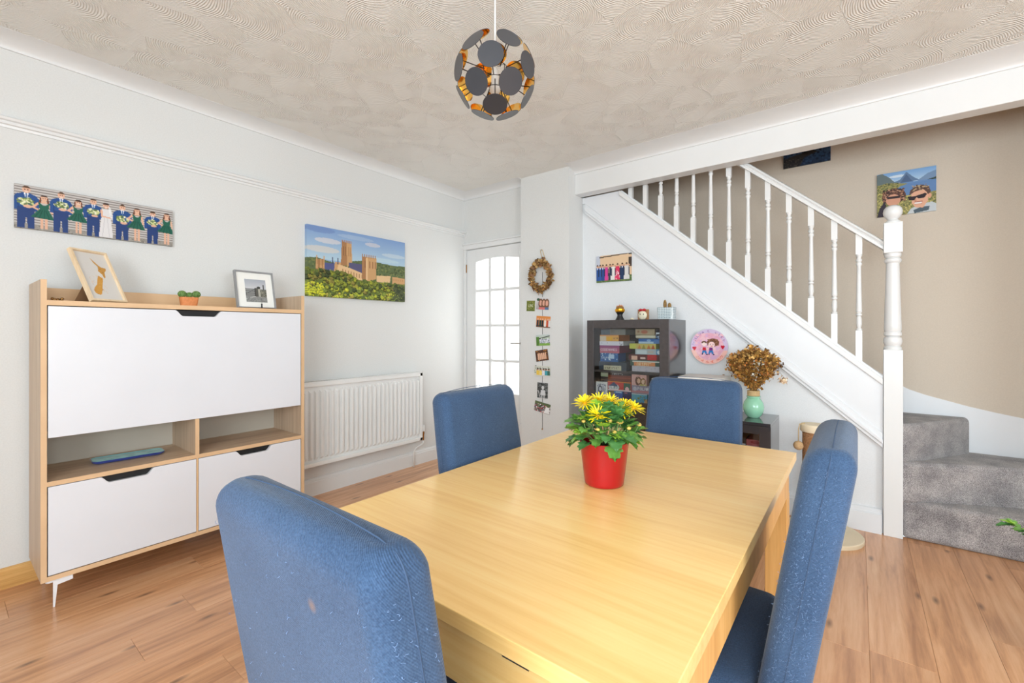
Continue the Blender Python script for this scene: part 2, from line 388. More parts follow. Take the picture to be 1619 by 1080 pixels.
# carpet
m, nt, b = base_mat('carpet', (150, 146, 146), 0.95, spec=0.1, sheen=0.3)
v = coords(nt); n1 = node(nt, 'ShaderNodeTexNoise'); n1.inputs['Scale'].default_value = 380; n1.inputs['Detail'].default_value = 3
n2 = node(nt, 'ShaderNodeTexNoise'); n2.inputs['Scale'].default_value = 9; n2.inputs['Detail'].default_value = 3
nt.links.new(v, n1.inputs['Vector']); nt.links.new(v, n2.inputs['Vector'])
c1 = ramp(nt, n1.outputs[0], [(0.36, (122, 118, 119)), (0.5, (174, 170, 170)), (0.64, (216, 213, 212))])
c2 = ramp(nt, n2.outputs[0], [(0.35, (205, 203, 204)), (0.65, (255, 252, 250))])
mx = node(nt, 'ShaderNodeMixRGB', blend_type='MULTIPLY'); mx.inputs[0].default_value = 1.0
nt.links.new(c1, mx.inputs[1]); nt.links.new(c2, mx.inputs[2]); nt.links.new(mx.outputs[0], b.inputs['Base Color'])
bump(nt, b, n1.outputs[0], 0.9, 0.004)

# blue twill upholstery
def fabric(name, stain=None):
    m, nt, b = base_mat(name, (56, 78, 114), 0.85, spec=0.12, sheen=0.22)
    v = coords(nt)
    wv = node(nt, 'ShaderNodeTexWave', wave_type='BANDS', bands_direction='DIAGONAL'); wv.inputs['Scale'].default_value = 190
    wv.inputs['Distortion'].default_value = 1.2; wv.inputs['Detail Scale'].default_value = 0.4
    nt.links.new(v, wv.inputs['Vector'])
    n1 = node(nt, 'ShaderNodeTexNoise'); n1.inputs['Scale'].default_value = 420; n1.inputs['Detail'].default_value = 2
    n2 = node(nt, 'ShaderNodeTexNoise'); n2.inputs['Scale'].default_value = 7; n2.inputs['Detail'].default_value = 4
    nt.links.new(v, n1.inputs['Vector']); nt.links.new(v, n2.inputs['Vector'])
    c1 = ramp(nt, n1.outputs[0], [(0.3, (56, 76, 104)), (0.7, (76, 100, 132))])
    c2 = ramp(nt, n2.outputs[0], [(0.3, (225, 228, 232)), (0.7, (255, 255, 255))])
    mx = node(nt, 'ShaderNodeMixRGB', blend_type='MULTIPLY'); mx.inputs[0].default_value = 1.0
    nt.links.new(c1, mx.inputs[1]); nt.links.new(c2, mx.inputs[2]); c = mx.outputs[0]
    if stain:
        ds = node(nt, 'ShaderNodeVectorMath', operation='DISTANCE'); ds.inputs[1].default_value = stain
        nt.links.new(v, ds.inputs[0])
        mr = node(nt, 'ShaderNodeMapRange'); mr.inputs[1].default_value = 0.002; mr.inputs[2].default_value = 0.010; mr.inputs[3].default_value = 0.7; mr.inputs[4].default_value = 0
        nt.links.new(ds.outputs['Value'], mr.inputs[0])
        ms = node(nt, 'ShaderNodeMixRGB'); ms.inputs[2].default_value = lin((136, 108, 92))
        nt.links.new(mr.outputs[0], ms.inputs[0]); nt.links.new(c, ms.inputs[1]); c = ms.outputs[0]
    nt.links.new(c, b.inputs['Base Color'])
    ad = node(nt, 'ShaderNodeMath', operation='MULTIPLY_ADD'); ad.inputs[1].default_value = 0.4; nt.links.new(n1.outputs[0], ad.inputs[0]); nt.links.new(wv.outputs[1], ad.inputs[2])
    bump(nt, b, ad.outputs[0], 0.55, 0.0007)
    return m
fabric('blue_fabric'); fabric('blue_fabric_stained', (0.075, -0.115, 0.893))

# glass
def glassy(name, tint, gl=0.1, frosted=False):
    m = bpy.data.materials.new(name); m.use_nodes = True; nt = m.node_tree; nt.nodes.clear(); MATS[name] = m
    out = node(nt, 'ShaderNodeOutputMaterial'); mx = node(nt, 'ShaderNodeMixShader')
    if frosted:
        a = node(nt, 'ShaderNodeBsdfTranslucent'); a.inputs[0].default_value = tint
        g = node(nt, 'ShaderNodeBsdfGlossy'); g.inputs[1].default_value = 0.25
        mx.inputs[0].default_value = gl
    else:
        a = node(nt, 'ShaderNodeBsdfTransparent'); a.inputs[0].default_value = tint
        g = node(nt, 'ShaderNodeBsdfGlossy'); g.inputs[1].default_value = 0.02
        fr = node(nt, 'ShaderNodeFresnel'); fr.inputs[0].default_value = 1.5
        nt.links.new(fr.outputs[0], mx.inputs[0])
    nt.links.new(a.outputs[0], mx.inputs[1]); nt.links.new(g.outputs[0], mx.inputs[2]); nt.links.new(mx.outputs[0], out.inputs[0])
glassy('clear_glass', (0.93, 0.95, 0.95, 1)); glassy('frosted_glass', (1, 1, 1, 1), 0.05, True)
glassy('tray_glass', (0.5, 0.8, 0.9, 1))

# ------------------------------------------------------------ room shell
H = 2.55; YD = 3.27; YW = 3.43; YB = 3.97
fl = struct(MB().box((-0.1, -1.8, -0.12), (6.4, 3.45, -0.012)), 'floor', 'plank')
cw = 0.1885; x0 = 3.168 - 17 * cw; PM = {}
for ci in range(34):
    xa = x0 + ci * cw; xb = xa + cw; xa = max(xa, 0.0); xb = min(xb, 6.4)
    if xb - xa < 0.02: continue
    off = 2.11 if ci in (16,) else (2.14 if ci == 17 else random.uniform(0, 1.285))
    ys = sorted(set([-1.6, 3.45] + [off + k * 1.285 for k in range(-5, 4) if -1.5 < off + k * 1.285 < 3.4]))
    for ya, yb in zip(ys[:-1], ys[1:]):
        key = (round(xb - xa, 4), round(yb - ya, 4))
        if key not in PM:
            mb = MB(); lx, ly = key; g = 0.00025; c_ = 0.0009
            vs = [(g, g, -0.012), (lx - g, g, -0.012), (lx - g, ly - g, -0.012), (g, ly - g, -0.012),
                  (g, g, -c_), (lx - g, g, -c_), (lx - g, ly - g, -c_), (g, ly - g, -c_),
                  (g + c_, g + c_, 0), (lx - g - c_, g + c_, 0), (lx - g - c_, ly - g - c_, 0), (g + c_, ly - g - c_, 0)]
            mb.add(vs, [(0, 1, 5, 4), (1, 2, 6, 5), (2, 3, 7, 6), (3, 0, 4, 7), (4, 5, 9, 8), (5, 6, 10, 9), (6, 7, 11, 10), (7, 4, 8, 11), (8, 9, 10, 11)])
            o = build(mb, 'floor_plank', 'plank', fl); PM[key] = o.data
        else:
            o = bpy.data.objects.new('floor_plank', PM[key]); COL.objects.link(o); o.parent = fl
        o.location = (xa, ya, 0)
struct(MB().box((-0.1, -1.8, H), (6.4, 3.40, H + 0.1)), 'ceiling', 'artex')
struct(MB().box((-0.12, -1.8, -0.1), (0, YD + 0.12, H)), 'wall_left', 'wall_paint')
# door wall: lintel above the door plus the strip behind the pier
struct(MB().box((0, YD, 2.006), (0.9, YD + 0.12, H)), 'wall_back', 'wall_paint')
struct(MB().box((0.765, 3.195, 0), (1.256, YW + 0.03, H)), 'wall_pier', 'wall_paint')
# wall under the stairs: a polygon that follows the string
SL = 0.862
struct(MB().prism([(1.256, 0), (3.255, 0), (3.255, 0.90), (1.60, 2.32), (1.256, 2.34)], 1, YW, YW + 0.04), 'wall_stairs', 'wall_cool')
struct(MB().box((1.256, 3.295, 2.338), (6.4, 3.398, H + 0.02)), 'ceiling_beam', 'gloss_white', bev=0.003)
struct(MB().box((1.0, 3.40, 2.56), (5.0, 3.44, 4.1)), 'wall_landing', 'bounce_beige')
struct(MB().box((0.9, YB, -0.1), (4.3, YB + 0.1, 4.1)), 'wall_stairwell', 'beige_paint')
struct(MB().box((0.9, 3.47, 0), (0.98, YB, 4.1)), 'wall_stairwell_end', 'beige_paint')
struct(MB().box((4.12, 3.44, -0.1), (4.2, YB, 4.1)), 'wall_stairwell_side', 'beige_paint')
struct(MB().box((0.9, 3.40, 4.1), (4.3, YB + 0.1, 4.18)), 'ceiling_stairwell', 'bounce_beige')
struct(MB().box((4.12, 3.43, 0), (6.4, 3.5, 2.6)), 'wall_right', 'wall_paint')
for a_, b_ in (((-0.1, -1.72, 0), (2.4, -1.6, H)), ((4.8, -1.72, 0), (6.4, -1.6, H)), ((2.4, -1.72, 0), (4.8, -1.6, 0.8)), ((2.4, -1.72, 2.2), (4.8, -1.6, H))):
    struct(MB().box(a_, b_), 'wall_rear', 'wall_paint')
for a_, b_ in (((6.4, 1.1, 0), (6.5, 3.5, H)), ((6.4, -1.72, 0), (6.5, -1.3, H)), ((6.4, -1.3, 0), (6.5, 1.1, 0.5)), ((6.4, -1.3, 2.3), (6.5, 1.1, H))):
    struct(MB().box(a_, b_), 'wall_far_right', 'wall_paint')  # unseen wall pieces added to narrow the opening and cut side light
# coving (concave)
def cove(proj, drop, n=8):
    return [(0, H - drop - 0.006), (0.009, H - drop - 0.006), (0.009, H - drop)] + \
           [(0.009 + (proj - 0.009) * (1 - math.cos(PI / 2 * k / n)), H - drop * (1 - math.sin(PI / 2 * k / n)) - 0.001) for k in range(1, n + 1)] + [(proj, H), (0, H)]
struct(MB().prism(cove(0.12, 0.042), 1, -1.6, YD), 'trim_1', 'gloss_white', smooth=True, auto=35)
mb = MB(); p = cove(0.12, 0.042); mb.prism([(YD - a, z) for a, z in p][::-1], 0, 0, 0.765); struct(mb, 'trim_2', 'gloss_white', smooth=True, auto=35)
mb = MB(); p = cove(0.17, 0.042); mb.prism([(3.295 - a, z) for a, z in p][::-1], 0, 1.256, 6.4); struct(mb, 'trim_3', 'gloss_white', smooth=True, auto=35)
# picture rail
pr = [(0, 2.138), (0.008, 2.138), (0.010, 2.150), (0.020, 2.153), (0.020, 2.166), (0.030, 2.170), (0.034, 2.180), (0.026, 2.187), (0, 2.187)]
struct(MB().prism(pr, 1, -1.6, YD), 'trim_4', 'gloss_white')
# baseboards
bp = [(0, 0), (0.018, 0), (0.018, 0.098), (0.014, 0.102), (0.014, 0.110), (0.008, 0.122), (0, 0.125)]
struct(MB().prism(bp, 1, 0.9, YD), 'baseboard_left', 'gloss_white')
struct(MB().prism([(0, 0), (0.016, 0), (0.016, 0.085), (0.010, 0.094), (0, 0.095)], 1, -1.6, 0.898), 'baseboard_pine', 'pine')
bq = [(0, 0), (0.03, 0), (0.03, 0.112), (0.022, 0.118), (0.022, 0.128), (0.012, 0.140), (0, 0.143)]
mb = MB(); mb.prism([(YW - a, z) for a, z in bq][::-1], 0, 1.256, 3.245); struct(mb, 'baseboard_stairs', 'gloss_cool')
mb = MB(); mb.prism([(3.195 - a, z) for a, z in bp][::-1], 0, 0.765, 1.274); struct(mb, 'baseboard_pier', 'gloss_white')
mb = MB(); mb.prism([(1.256 + a, z) for a, z in bp], 1, 3.195, YW - 0.03); struct(mb, 'baseboard_pier_side', 'gloss_white')

# glazed door
dr = bpy.data.objects.new('door_1', None); COL.objects.link(dr); dr['kind'] = 'structure'; dr.location = (0, YD, 0)
def dpart(mb, nm, m='gloss_white', **kw): return build(mb, nm, m, dr, **kw)
y0, y1 = 0.005, 0.045
dpart(MB().box((0.032, y0, 0.01), (0.155, y1, 2.0)), 'stile', bev=0.002)
dpart(MB().box((0.684, y0, 0.01), (0.80, y1, 2.0)), 'stile', bev=0.002)
arch = [(0.155 + 0.529 * k / 12, 1.862 + 0.036 * math.sin(PI * (0.12 + 0.80 * k / 12))) for k in range(13)]
mb = MB()
for (xa, za), (xb, zb) in zip(arch[:-1], arch[1:]): mb.prism([(xa, za), (xb, zb), (xb, 2.0), (xa, 2.0)], 1, y0, y1)
dpart(mb, 'top_rail')
dpart(MB().box((0.155, y0, 0.44), (0.684, y1, 0.612)), 'mid_rail')
dpart(MB().box((0.155, y0 + 0.012, 0.24), (0.684, y1 - 0.012, 0.44)), 'lower_panel', bev=0.002)
dpart(MB().box((0.155, y0, 0.01), (0.684, y1, 0.24)), 'bottom_rail')
xs_ = [0.155, 0.315, 0.347, 0.499, 0.533, 0.684]; zs_ = [0.612, 0.902, 0.926, 1.238, 1.262, 1.578, 1.604]
for xa, xb in ((0.315, 0.347), (0.499, 0.533)): dpart(MB().box((xa, y0 + 0.004, 0.612), (xb, y1 - 0.004, 1.90)), 'glazing_bar', bev=0.004)
for za, zb in ((0.902, 0.926), (1.238, 1.262), (1.578, 1.604)): dpart(MB().box((0.155, y0 + 0.006, za), (0.684, y1 - 0.006, zb)), 'glazing_bar', bev=0.004)
for xa, xb in ((0.155, 0.315), (0.347, 0.499), (0.533, 0.684)):
    for za, zb in ((0.612, 0.902), (0.926, 1.238), (1.262, 1.578), (1.604, 1.90)):
        dpart(MB().box((xa, 0.022, za), (xb, 0.027, zb)), 'pane', 'frosted_glass')
h_ = dpart(MB().box((0.715, -0.001, 0.98), (0.745, 0.006, 1.13)), 'handle_plate', 'metal', bev=0.002)
build(MB().tube([(0.73, 0.0, 1.085), (0.73, -0.04, 1.085), (0.715, -0.048, 1.085), (0.63, -0.046, 1.083)], 0.008, 8), 'door_handle', 'metal', h_, smooth=True)
for z in (1.78, 0.3): dpart(MB().tube([(0.031, 0.0, z), (0.031, 0.0, z + 0.08)], 0.005, 8), 'hinge', 'brass', smooth=True)
ar = struct(MB().box((0, YD - 0.018, 2.006), (0.765, YD, 2.05)).box((0, YD - 0.026, 2.05), (0.765, YD, 2.066)), 'trim_5', 'gloss_white', bev=0.003)
struct(MB().box((0, YD - 0.012, 0), (0.028, YD + 0.05, 2.006)), 'trim_6', 'gloss_white', bev=0.002)

# ------------------------------------------------------------ staircase
st = thing('staircase', 'white painted staircase with turned balusters, handrail and grey carpeted winder steps', 'staircase', (3.25, 3.44, 0))
def sp(mb, nm, m='gloss_white', par=st, **kw):
    o = build(mb, nm, m, par, **kw)
    return o
def off(mb, d=(3.25, 3.44, 0)):
    mb.v = [(p[0] - d[0], p[1] - d[1], p[2] - d[2]) for p in mb.v]; return mb
def zt(x): return 2.316 - (x - 1.626) * SL      # top of the string cap
def para(x0, x1, f0, f1, ya, yb): return MB().prism([(x0, f0(x0)), (x1, f0(x1)), (x1, f1(x1)), (x0, f1(x0))], 1, ya, yb)
sp(off(para(1.62, 3.25, lambda x: zt(x) - 0.40, lambda x: zt(x) - 0.04, 3.4145, 3.46)), 'string_board', 'gloss_cool')
sp(off(para(1.60, 3.25, lambda x: zt(x) - 0.04, lambda x: zt(x), 3.40, 3.485)), 'string_cap', bev=0.004)
mb = para(1.29, 3.25, lambda x: 2.198 - (x - 1.289) * SL, lambda x: 2.285 - (x - 1.289) * SL, 3.404, 3.431)
struct(mb, 'trim_7', 'gloss_cool', bev=0.003)
struct(para(1.29, 3.25, lambda x: 2.222 - (x - 1.289) * SL, lambda x: 2.250 - (x - 1.289) * SL, 3.393, 3.405), 'trim_8', 'gloss_cool', bev=0.004)
struct(MB().prism([(1.26, 2.285), (1.29, 2.285), (3.25, 0.595), (3.25, 0.93), (1.62, 2.335), (1.26, 2.335)], 1, 3.4135, 3.4295), 'trim_9', 'gloss_cool')
# handrail: 2.315 at x=2.579, falling .869 per metre
zr = lambda x: 1.733 + (3.249 - x) * 0.869
prof = [(-0.030, -0.045), (0.030, -0.045), (0.030, -0.030), (0.022, -0.022), (0.031, -0.010), (0.024, 0.004), (0.008, 0.012), (-0.008, 0.012), (-0.024, 0.004), (-0.031, -0.010), (-0.022, -0.022), (-0.030, -0.030)]
mb = MB(); n = len(prof)
vs = [(xx, 3.44 + a, zr(xx) - 0.012 + z) for xx in (3.252, 1.40) for a, z in prof]
mb.add(vs, [tuple(range(n)), tuple(range(2 * n - 1, n - 1, -1))] + [(i, i + n, (i + 1) % n + n, (i + 1) % n) for i in range(n)])
sp(off(mb), 'handrail', smooth=True, auto=30)
def turned(prof, n=16):
    mb = MB(); mb.lathe(prof, n=n); return mb
zb0, zb1, zb2 = -0.03, 0.185, 0.646      # relative to the string top at the baluster
def baluster():
    mb = MB(); s = 0.016
    mb.box((-s, -s, zb0), (s, s, zb1)).box((-s, -s, zb2), (s, s, 0.80))
    mb.lathe([(0.010, 0.180), (0.0155, 0.188), (0.0155, 0.196), (0.010, 0.200), (0.0145, 0.225), (0.0135, 0.262), (0.0095, 0.272), (0.0155, 0.278), (0.0155, 0.286), (0.010, 0.290), (0.0155, 0.300),
              (0.0155, 0.308), (0.0145, 0.33), (0.0125, 0.45), (0.0105, 0.575), (0.0155, 0.585), (0.0155, 0.594), (0.010, 0.600), (0.0155, 0.608), (0.0155, 0.616), (0.011, 0.622), (0.011, 0.632), (0.0155, 0.638), (0.0155, 0.648)], n=14)
    return mb
b0 = None
for k in range(13):
    x = 1.687 + 0.121 * k; loc = (x - 3.25, 0.0, zt(x))
    if b0 is None:
        b0 = sp(baluster(), 'baluster', smooth=True, auto=40); b0.location = loc
    else:
        o = b0.copy(); COL.objects.link(o); o.location = loc
nw = sp(off(MB().box((3.252, 3.397, 0), (3.339, 3.483, 1.085)), (3.25, 3.44, 0)), 'newel_post', bev=0.003)
nx = 3.2955 - 3.25
def nsub(mb, nm, **kw):
    o = build(mb, nm, 'gloss_white', nw, **kw); return o
nsub(MB().lathe([(0.040, 1.083), (0.041, 1.090), (0.041, 1.100), (0.034, 1.106), (0.040, 1.115), (0.044, 1.135), (0.040, 1.155), (0.030, 1.163), (0.041, 1.168), (0.041, 1.186),
                 (0.036, 1.190), (0.0405, 1.200), (0.0405, 1.225), (0.038, 1.30), (0.031, 1.58), (0.031, 1.590), (0.038, 1.597), (0.040, 1.606), (0.038, 1.615), (0.030, 1.620), (0.038, 1.628), (0.040, 1.640), (0.038, 1.650)], (nx, 0, 0), 28), 'turned_shaft', smooth=True, auto=35)
nsub(MB().box((nx - 0.043, -0.043, 1.648), (nx + 0.043, 0.043, 1.825)), 'top_block', bev=0.004)
nsub(MB().lathe([(0.036, 1.824), (0.036, 1.834), (0.026, 1.842), (0.024, 1.848), (0.034, 1.858), (0.043, 1.875), (0.045, 1.890), (0.042, 1.908), (0.032, 1.922), (0.016, 1.929), (0.0001, 1.931)], (nx, 0, 0), 28), 'finial', smooth=True, auto=50)
# carpeted steps
def step(poly, z0, z1, nm='step'):
    mb = MB(); mb.prism(poly, 2, z0, z1); o = sp(off(mb), nm, 'carpet', bev=0.024, seg=4, smooth=True, auto=80); return o
NX, NY = 3.335, 3.44
yb_ = 3.962
step([(3.335, 3.425), (4.12, 3.425), (4.12, yb_), (3.335, yb_)], 0.0, 0.222)
step([(3.30, 3.420), (3.37, 3.420), (3.84, 3.645), (4.115, 3.80), (4.115, yb_ + .002), (3.30, yb_ + .002)], 0.20, 0.440)
step([(3.28, 3.430), (3.345, 3.43), (3.43, 3.52), (3.675, 3.90), (3.680, yb_ + .004), (3.28, yb_ + .004)], 0.42, 0.655)
for k in range(7):
    xa = 3.27 - 0.235 * k
    step([(xa - 0.26, 3.465), (xa, 3.465), (xa, yb_ - .002), (xa - 0.26, yb_ - .002)], 0.655 + 0.205 * k - 0.30, 0.655 + 0.205 * (k + 1))
# wall skirting that sweeps up beside the winders
cv = [(4.115, 0.650), (3.916, 0.673), (3.80, 0.695), (3.68, 0.722), (3.58, 0.750), (3.48, 0.778), (3.40, 0.808), (3.33, 0.85), (3.2, 0.95), (1.5, 2.42)]
mb = MB(); mb.prism([(x, z) for x, z in cv] + [(1.5, 0.2), (4.115, 0.2)], 1, 3.964, 3.972); struct(mb, 'trim_10', 'gloss_cool')

# ------------------------------------------------------------ radiator
rd = thing('radiator', 'white ribbed panel radiator on the wall right of the tall cabinet', 'radiator', (0.05, 2.05, 0.235))
RL, RH = 0.59, 0.595
mb = MB(); mb.box((0.0, -RL, 0), (0.03, RL, RH)).box((0.03, -RL, 0), (0.052, RL, 0.028)).box((0.03, -RL, RH - 0.03), (0.052, RL, RH)).box((0.03, -RL, 0), (0.052, -RL + 0.03, RH)).box((0.03, RL - 0.03, 0), (0.052, RL, RH))
build(mb, 'panel', 'radiator_white', rd, bev=0.004)
fm = None; nf = 28
for k in range(nf):
    y = -RL + 0.045 + (2 * RL - 0.09) * k / (nf - 1)
    if fm is None:
        mb = MB(); a, c_ = 0.013, 0.007
        mb.add([(0.03, -a, 0.045), (0.03, a, 0.045), (0.03, a, RH - 0.055), (0.03, -a, RH - 0.055), (0.052, -c_, 0.065), (0.052, c_, 0.065), (0.052, c_, RH - 0.072), (0.052, -c_, RH - 0.072)],
               [(0, 1, 5, 4), (1, 2, 6, 5), (2, 3, 7, 6), (3, 0, 4, 7), (4, 5, 6, 7)])
        o = build(mb, 'rib', 'radiator_white', rd, bev=0.003); fm = o
    else:
        o = fm.copy(); COL.objects.link(o)
    o.location = (0, y, 0)
mb = MB(); mb.box((-0.04, -RL, RH), (0.052, -RL + 0.004, RH + 0.006)).box((-0.04, RL - 0.004, RH), (0.052, RL, RH + 0.006)).box((-0.04, -RL, RH), (-0.036, RL, RH + 0.006)).box((0.047, -RL, RH), (0.052, RL, RH + 0.006))
for k in range(60): mb.box((-0.04, -RL + 0.01 + k * 0.0196, RH), (0.05, -RL + 0.014 + k * 0.0196, RH + 0.004))
build(mb, 'top_grille', 'radiator_white', rd)
vv = build(MB().lathe([(0.010, 0), (0.010, 0.05), (0.013, 0.055), (0.013, 0.075), (0.008, 0.08)], (0.02, RL + 0.03, -0.01), 12), 'valve', 'brass', rd, smooth=True, auto=40)
build(MB().tube([(0.02, RL + 0.012, 0.02), (0.02, RL - 0.004, 0.02)], 0.008, 8), 'valve_tail', 'brass', vv)
build(MB().lathe([(0.015, 0.08), (0.017, 0.085), (0.017, 0.125), (0.013, 0.135), (0.0001, 0.136)], (0.02, RL + 0.03, -0.01), 16), 'valve_cap', 'white_plastic', vv, smooth=True, auto=40)
build(MB().tube([(0.02, RL + 0.03, -0.01), (0.02, RL + 0.028, -0.04), (0.0, RL - 0.03, -0.07), (-0.01, RL - 0.05, -0.10), (-0.01, RL - 0.05, -0.235)], 0.0075, 10), 'pipe', 'white_plastic', rd, smooth=True)

# ------------------------------------------------------------ cabinet on the left wall
cb = thing('desk_cabinet', 'tall wall cabinet with white flap and doors in an oak-effect frame', 'cabinet', (0.02, 0.28, 0))
def cp(mb, nm, m, bev=0.001, **kw): return build(mb, nm, m, cb, bev=bev, **kw)
D = 0.37; WY = 1.144
def edged(a, b, nm, grain='sonoma'):
    """board in two tones: veneer body and paler front lipping"""
    o = cp(MB().box(a, (b[0] - 0.0015, b[1], b[2])), nm, grain)
    build(MB().box((b[0] - 0.0015, a[1], a[2]), b), 'edge_strip', 'sonoma_edge', o)
    return o
edged((0, 0, 0.118), (D, 0.019, 1.414), 'side_panel', 'sonoma_v')
edged((0, WY - 0.019, 0.118), (D, WY, 1.414), 'side_panel', 'sonoma_v')
edged((0, 0.019, 1.304), (D, WY - 0.019, 1.326), 'top_board')
edged((0, 0.019, 1.326), (0.018, WY - 0.019, 1.402), 'back_rail')
edged((0, 0.019, 0.525), (D, WY - 0.019, 0.545), 'shelf')
edged((0, 0.019, 0.118), (D, WY - 0.019, 0.138), 'bottom_board')
edged((0.0, 0.561, 0.545), (D, 0.579, 0.732), 'divider', 'sonoma_v')
edged((0, 0.019, 0.745), (D - 0.03, WY - 0.019, 0.760), 'desk_board')
cp(MB().box((0.0, 0.019, 0.76), (0.004, WY - 0.019, 1.304)), 'back_panel', 'wall_paint')
cp(MB().box((0.0, 0.019, 0.138), (0.004, WY - 0.019, 0.525)), 'back_panel', 'wall_paint')
cp(MB().box((0.0, 0.5665, 0.138), (D - 0.001, 0.5755, 0.525)), 'divider', 'sonoma_edge')
cp(MB().box((0.0, 0.019, 0.545), (0.004, WY - 0.019, 0.745)), 'back_panel', 'niche_shade')  # added panel whose greyed colour stands for shade on the wall in the niche
def door_panel(nm, ya, yb, za, zb, ca, cb_, dz):
    """slab with the trapezoid finger cut-out in its top edge"""
    b_ = 0.034; pts = [(ya, za), (yb, za), (yb, zb)]
    cut = []
    for t in np.linspace(0, 1, 7): s_ = t * t * (3 - 2 * t); cut.append((cb_ - b_ * t, zb - dz * s_))
    for t in np.linspace(1, 0, 7): s_ = t * t * (3 - 2 * t); cut.append((ca + b_ * t, zb - dz * s_))
    pts += cut + [(ya, zb)]
    mb = MB(); mb.prism(pts[::-1], 0, D - 0.018, D)
    o = cp(mb, nm, 'white_laminate', bev=0.0008)
    build(MB().box((D - 0.022, ca, zb - dz - 0.004), (D - 0.0185, cb_, zb)), 'finger_slot', 'black_slot', o)
    return o
door_panel('flap_door', 0.0225, 1.121, 0.733, 1.300, 0.474, 0.684, 0.030)
door_panel('cabinet_door', 0.0225, 0.565, 0.142, 0.522, 0.190, 0.392, 0.030)
door_panel('cabinet_door', 0.577, 1.121, 0.142, 0.522, 0.752, 0.952, 0.030)
cp(MB().box((0.02, 0.0195, 0.76), (D - 0.02, 0.022, 1.30)), 'gap_shade_sheet', 'black_slot', bev=0)  # black sheet that stands in for shade in the gap beside the flap
for y in (0.05, WY - 0.05):
    for x in (0.05, D - 0.005):
        lg = cp(MB().box((x - 0.045, y - 0.03, 0.112), (x, y + 0.05, 0.118)), 'leg', 'white_metal')
        s_ = 1 if y < 0.5 else -1
        mb = MB()
        mb.add([(x - 0.003, y - 0.012, 0.112), (x - 0.003, y + 0.05, 0.112), (x - 0.003, y + 0.05, 0.098), (x - 0.003, y + 0.002, 0.092), (x - 0.003, y - 0.006, 0.0), (x - 0.003, y - 0.012, 0.0),
                (x, y - 0.012, 0.112), (x, y + 0.05, 0.112), (x, y + 0.05, 0.098), (x, y + 0.002, 0.092), (x, y - 0.006, 0.0), (x, y - 0.012, 0.0)],
               [(0, 1, 2, 3, 4, 5), (11, 10, 9, 8, 7, 6)] + [(i, i + 6, (i + 1) % 6 + 6, (i + 1) % 6) for i in range(6)])
        mb.lathe([(0.016, 0.106), (0.016, 0.112)], (x - 0.02, y - 0.018, 0), 14)
        build(mb, 'bracket', 'white_metal', lg)

# map frame leaning on the cabinet, turned towards the room
SM = {}
mf = thing('map_frame', 'pale wood frame with an ochre map of two islands, leaning back', 'picture', (0.305, 0.515, 1.3312))
fx = math.atan2(0.57 - 0.44, -0.07)   # direction of the bottom edge
u_ = Vector((-0.5, 0.866, 0)); n_ = Vector((0.866, 0.5, 0)); up_ = (Vector((0, 0, 1)) * 0.25 - n_ * 0.125).normalized(); nn = u_.cross(up_).normalized()
MF = Matrix(((u_.x, up_.x, nn.x, 0), (u_.y, up_.y, nn.y, 0), (u_.z, up_.z, nn.z, 0), (0, 0, 0, 1)))
fw, fh = 0.165, 0.275
mb = MB()
for a, b_ in (((-fw / 2, 0, -0.008), (-fw / 2 + 0.009, fh, 0.012)), ((fw / 2 - 0.009, 0, -0.008), (fw / 2, fh, 0.012)), ((-fw / 2 + .009, 0, -0.008), (fw / 2 - .009, 0.009, 0.012)), ((-fw / 2 + .009, fh - 0.009, -0.008), (fw / 2 - .009, fh, 0.012))):
    mb.box(a, b_, MF)
build(mb, 'frame', 'pale_wood', mf)
P = Pt(90, 150, (222, 217, 212))
P.poly([(43, 15), (48, 22), (58, 36), (64, 43), (78, 46), (76, 52), (69, 60), (66, 76), (61, 79), (60, 68), (52, 57), (55, 50), (56, 42), (49, 32)], (204, 150, 74))
P.poly([(46, 72), (52, 76), (57, 80), (52, 92), (47, 103), (42, 116), (35, 130), (30, 134), (19, 129), (17, 120), (22, 112), (33, 100), (38, 88), (43, 78)], (214, 156, 72))
P.speck(18, 72, 58, 132, 60, [(176, 118, 54), (230, 180, 104)], (0.5, 1.1)); 
for (x, y) in ((60, 50), (64, 60)): P.ell(x, y, 2, 1.5, (170, 110, 50))
for x, y, l in ((18, 40, 10), (20, 44, 6), (36, 40, 8), (38, 43, 8), (56, 118, 8), (57, 121, 7), (74, 104, 8), (76, 108, 7), (62, 138, 20), (66, 141, 16), (18, 6, 48), (22, 9, 36)): P.line(x, y, x + l, y, 0.9, (170, 166, 164))
P.a[:] = np.where(P.a == np.array((222, 217, 212)), (222, 217, 212), P.a)
ad_ = MF @ Matrix.Translation((0, fh / 2, -0.003)); art('map_print', P, fw - 0.018, fh - 0.018, 0.004, ad_, mf)
mb = MB(); mb.add([MF @ Vector(q) for q in ((-0.03, 0.15, -0.009), (0.03, 0.15, -0.009))] + [Vector((-0.5 * k, 0.866 * k, 0)) - n_ * 0.13 for k in (-0.05, 0.05)], [(0, 1, 3, 2)])
o = build(mb, 'easel_strut', 'cardboard', mf); sdm = o.modifiers.new('s', 'SOLIDIFY'); sdm.thickness = 0.003

# small gold trinket
mb = MB()
for k in range(9):
    a = k * 0.7; mb.sphere((0.30 + 0.007 * math.cos(a), 0.342 + 0.016 * math.sin(a * 1.3), 1.3325 + 0.003 * (k % 3)), 0.0055, 8, 6)
mb.tube([(0.30, 0.318, 1.330), (0.305, 0.33, 1.334), (0.30, 0.36, 1.332)], 0.002, 6)
build(mb, 'trinket', 'brass', smooth=True, label='tiny tangled gold trinket at the left end of the cabinet top', cat='ornament')

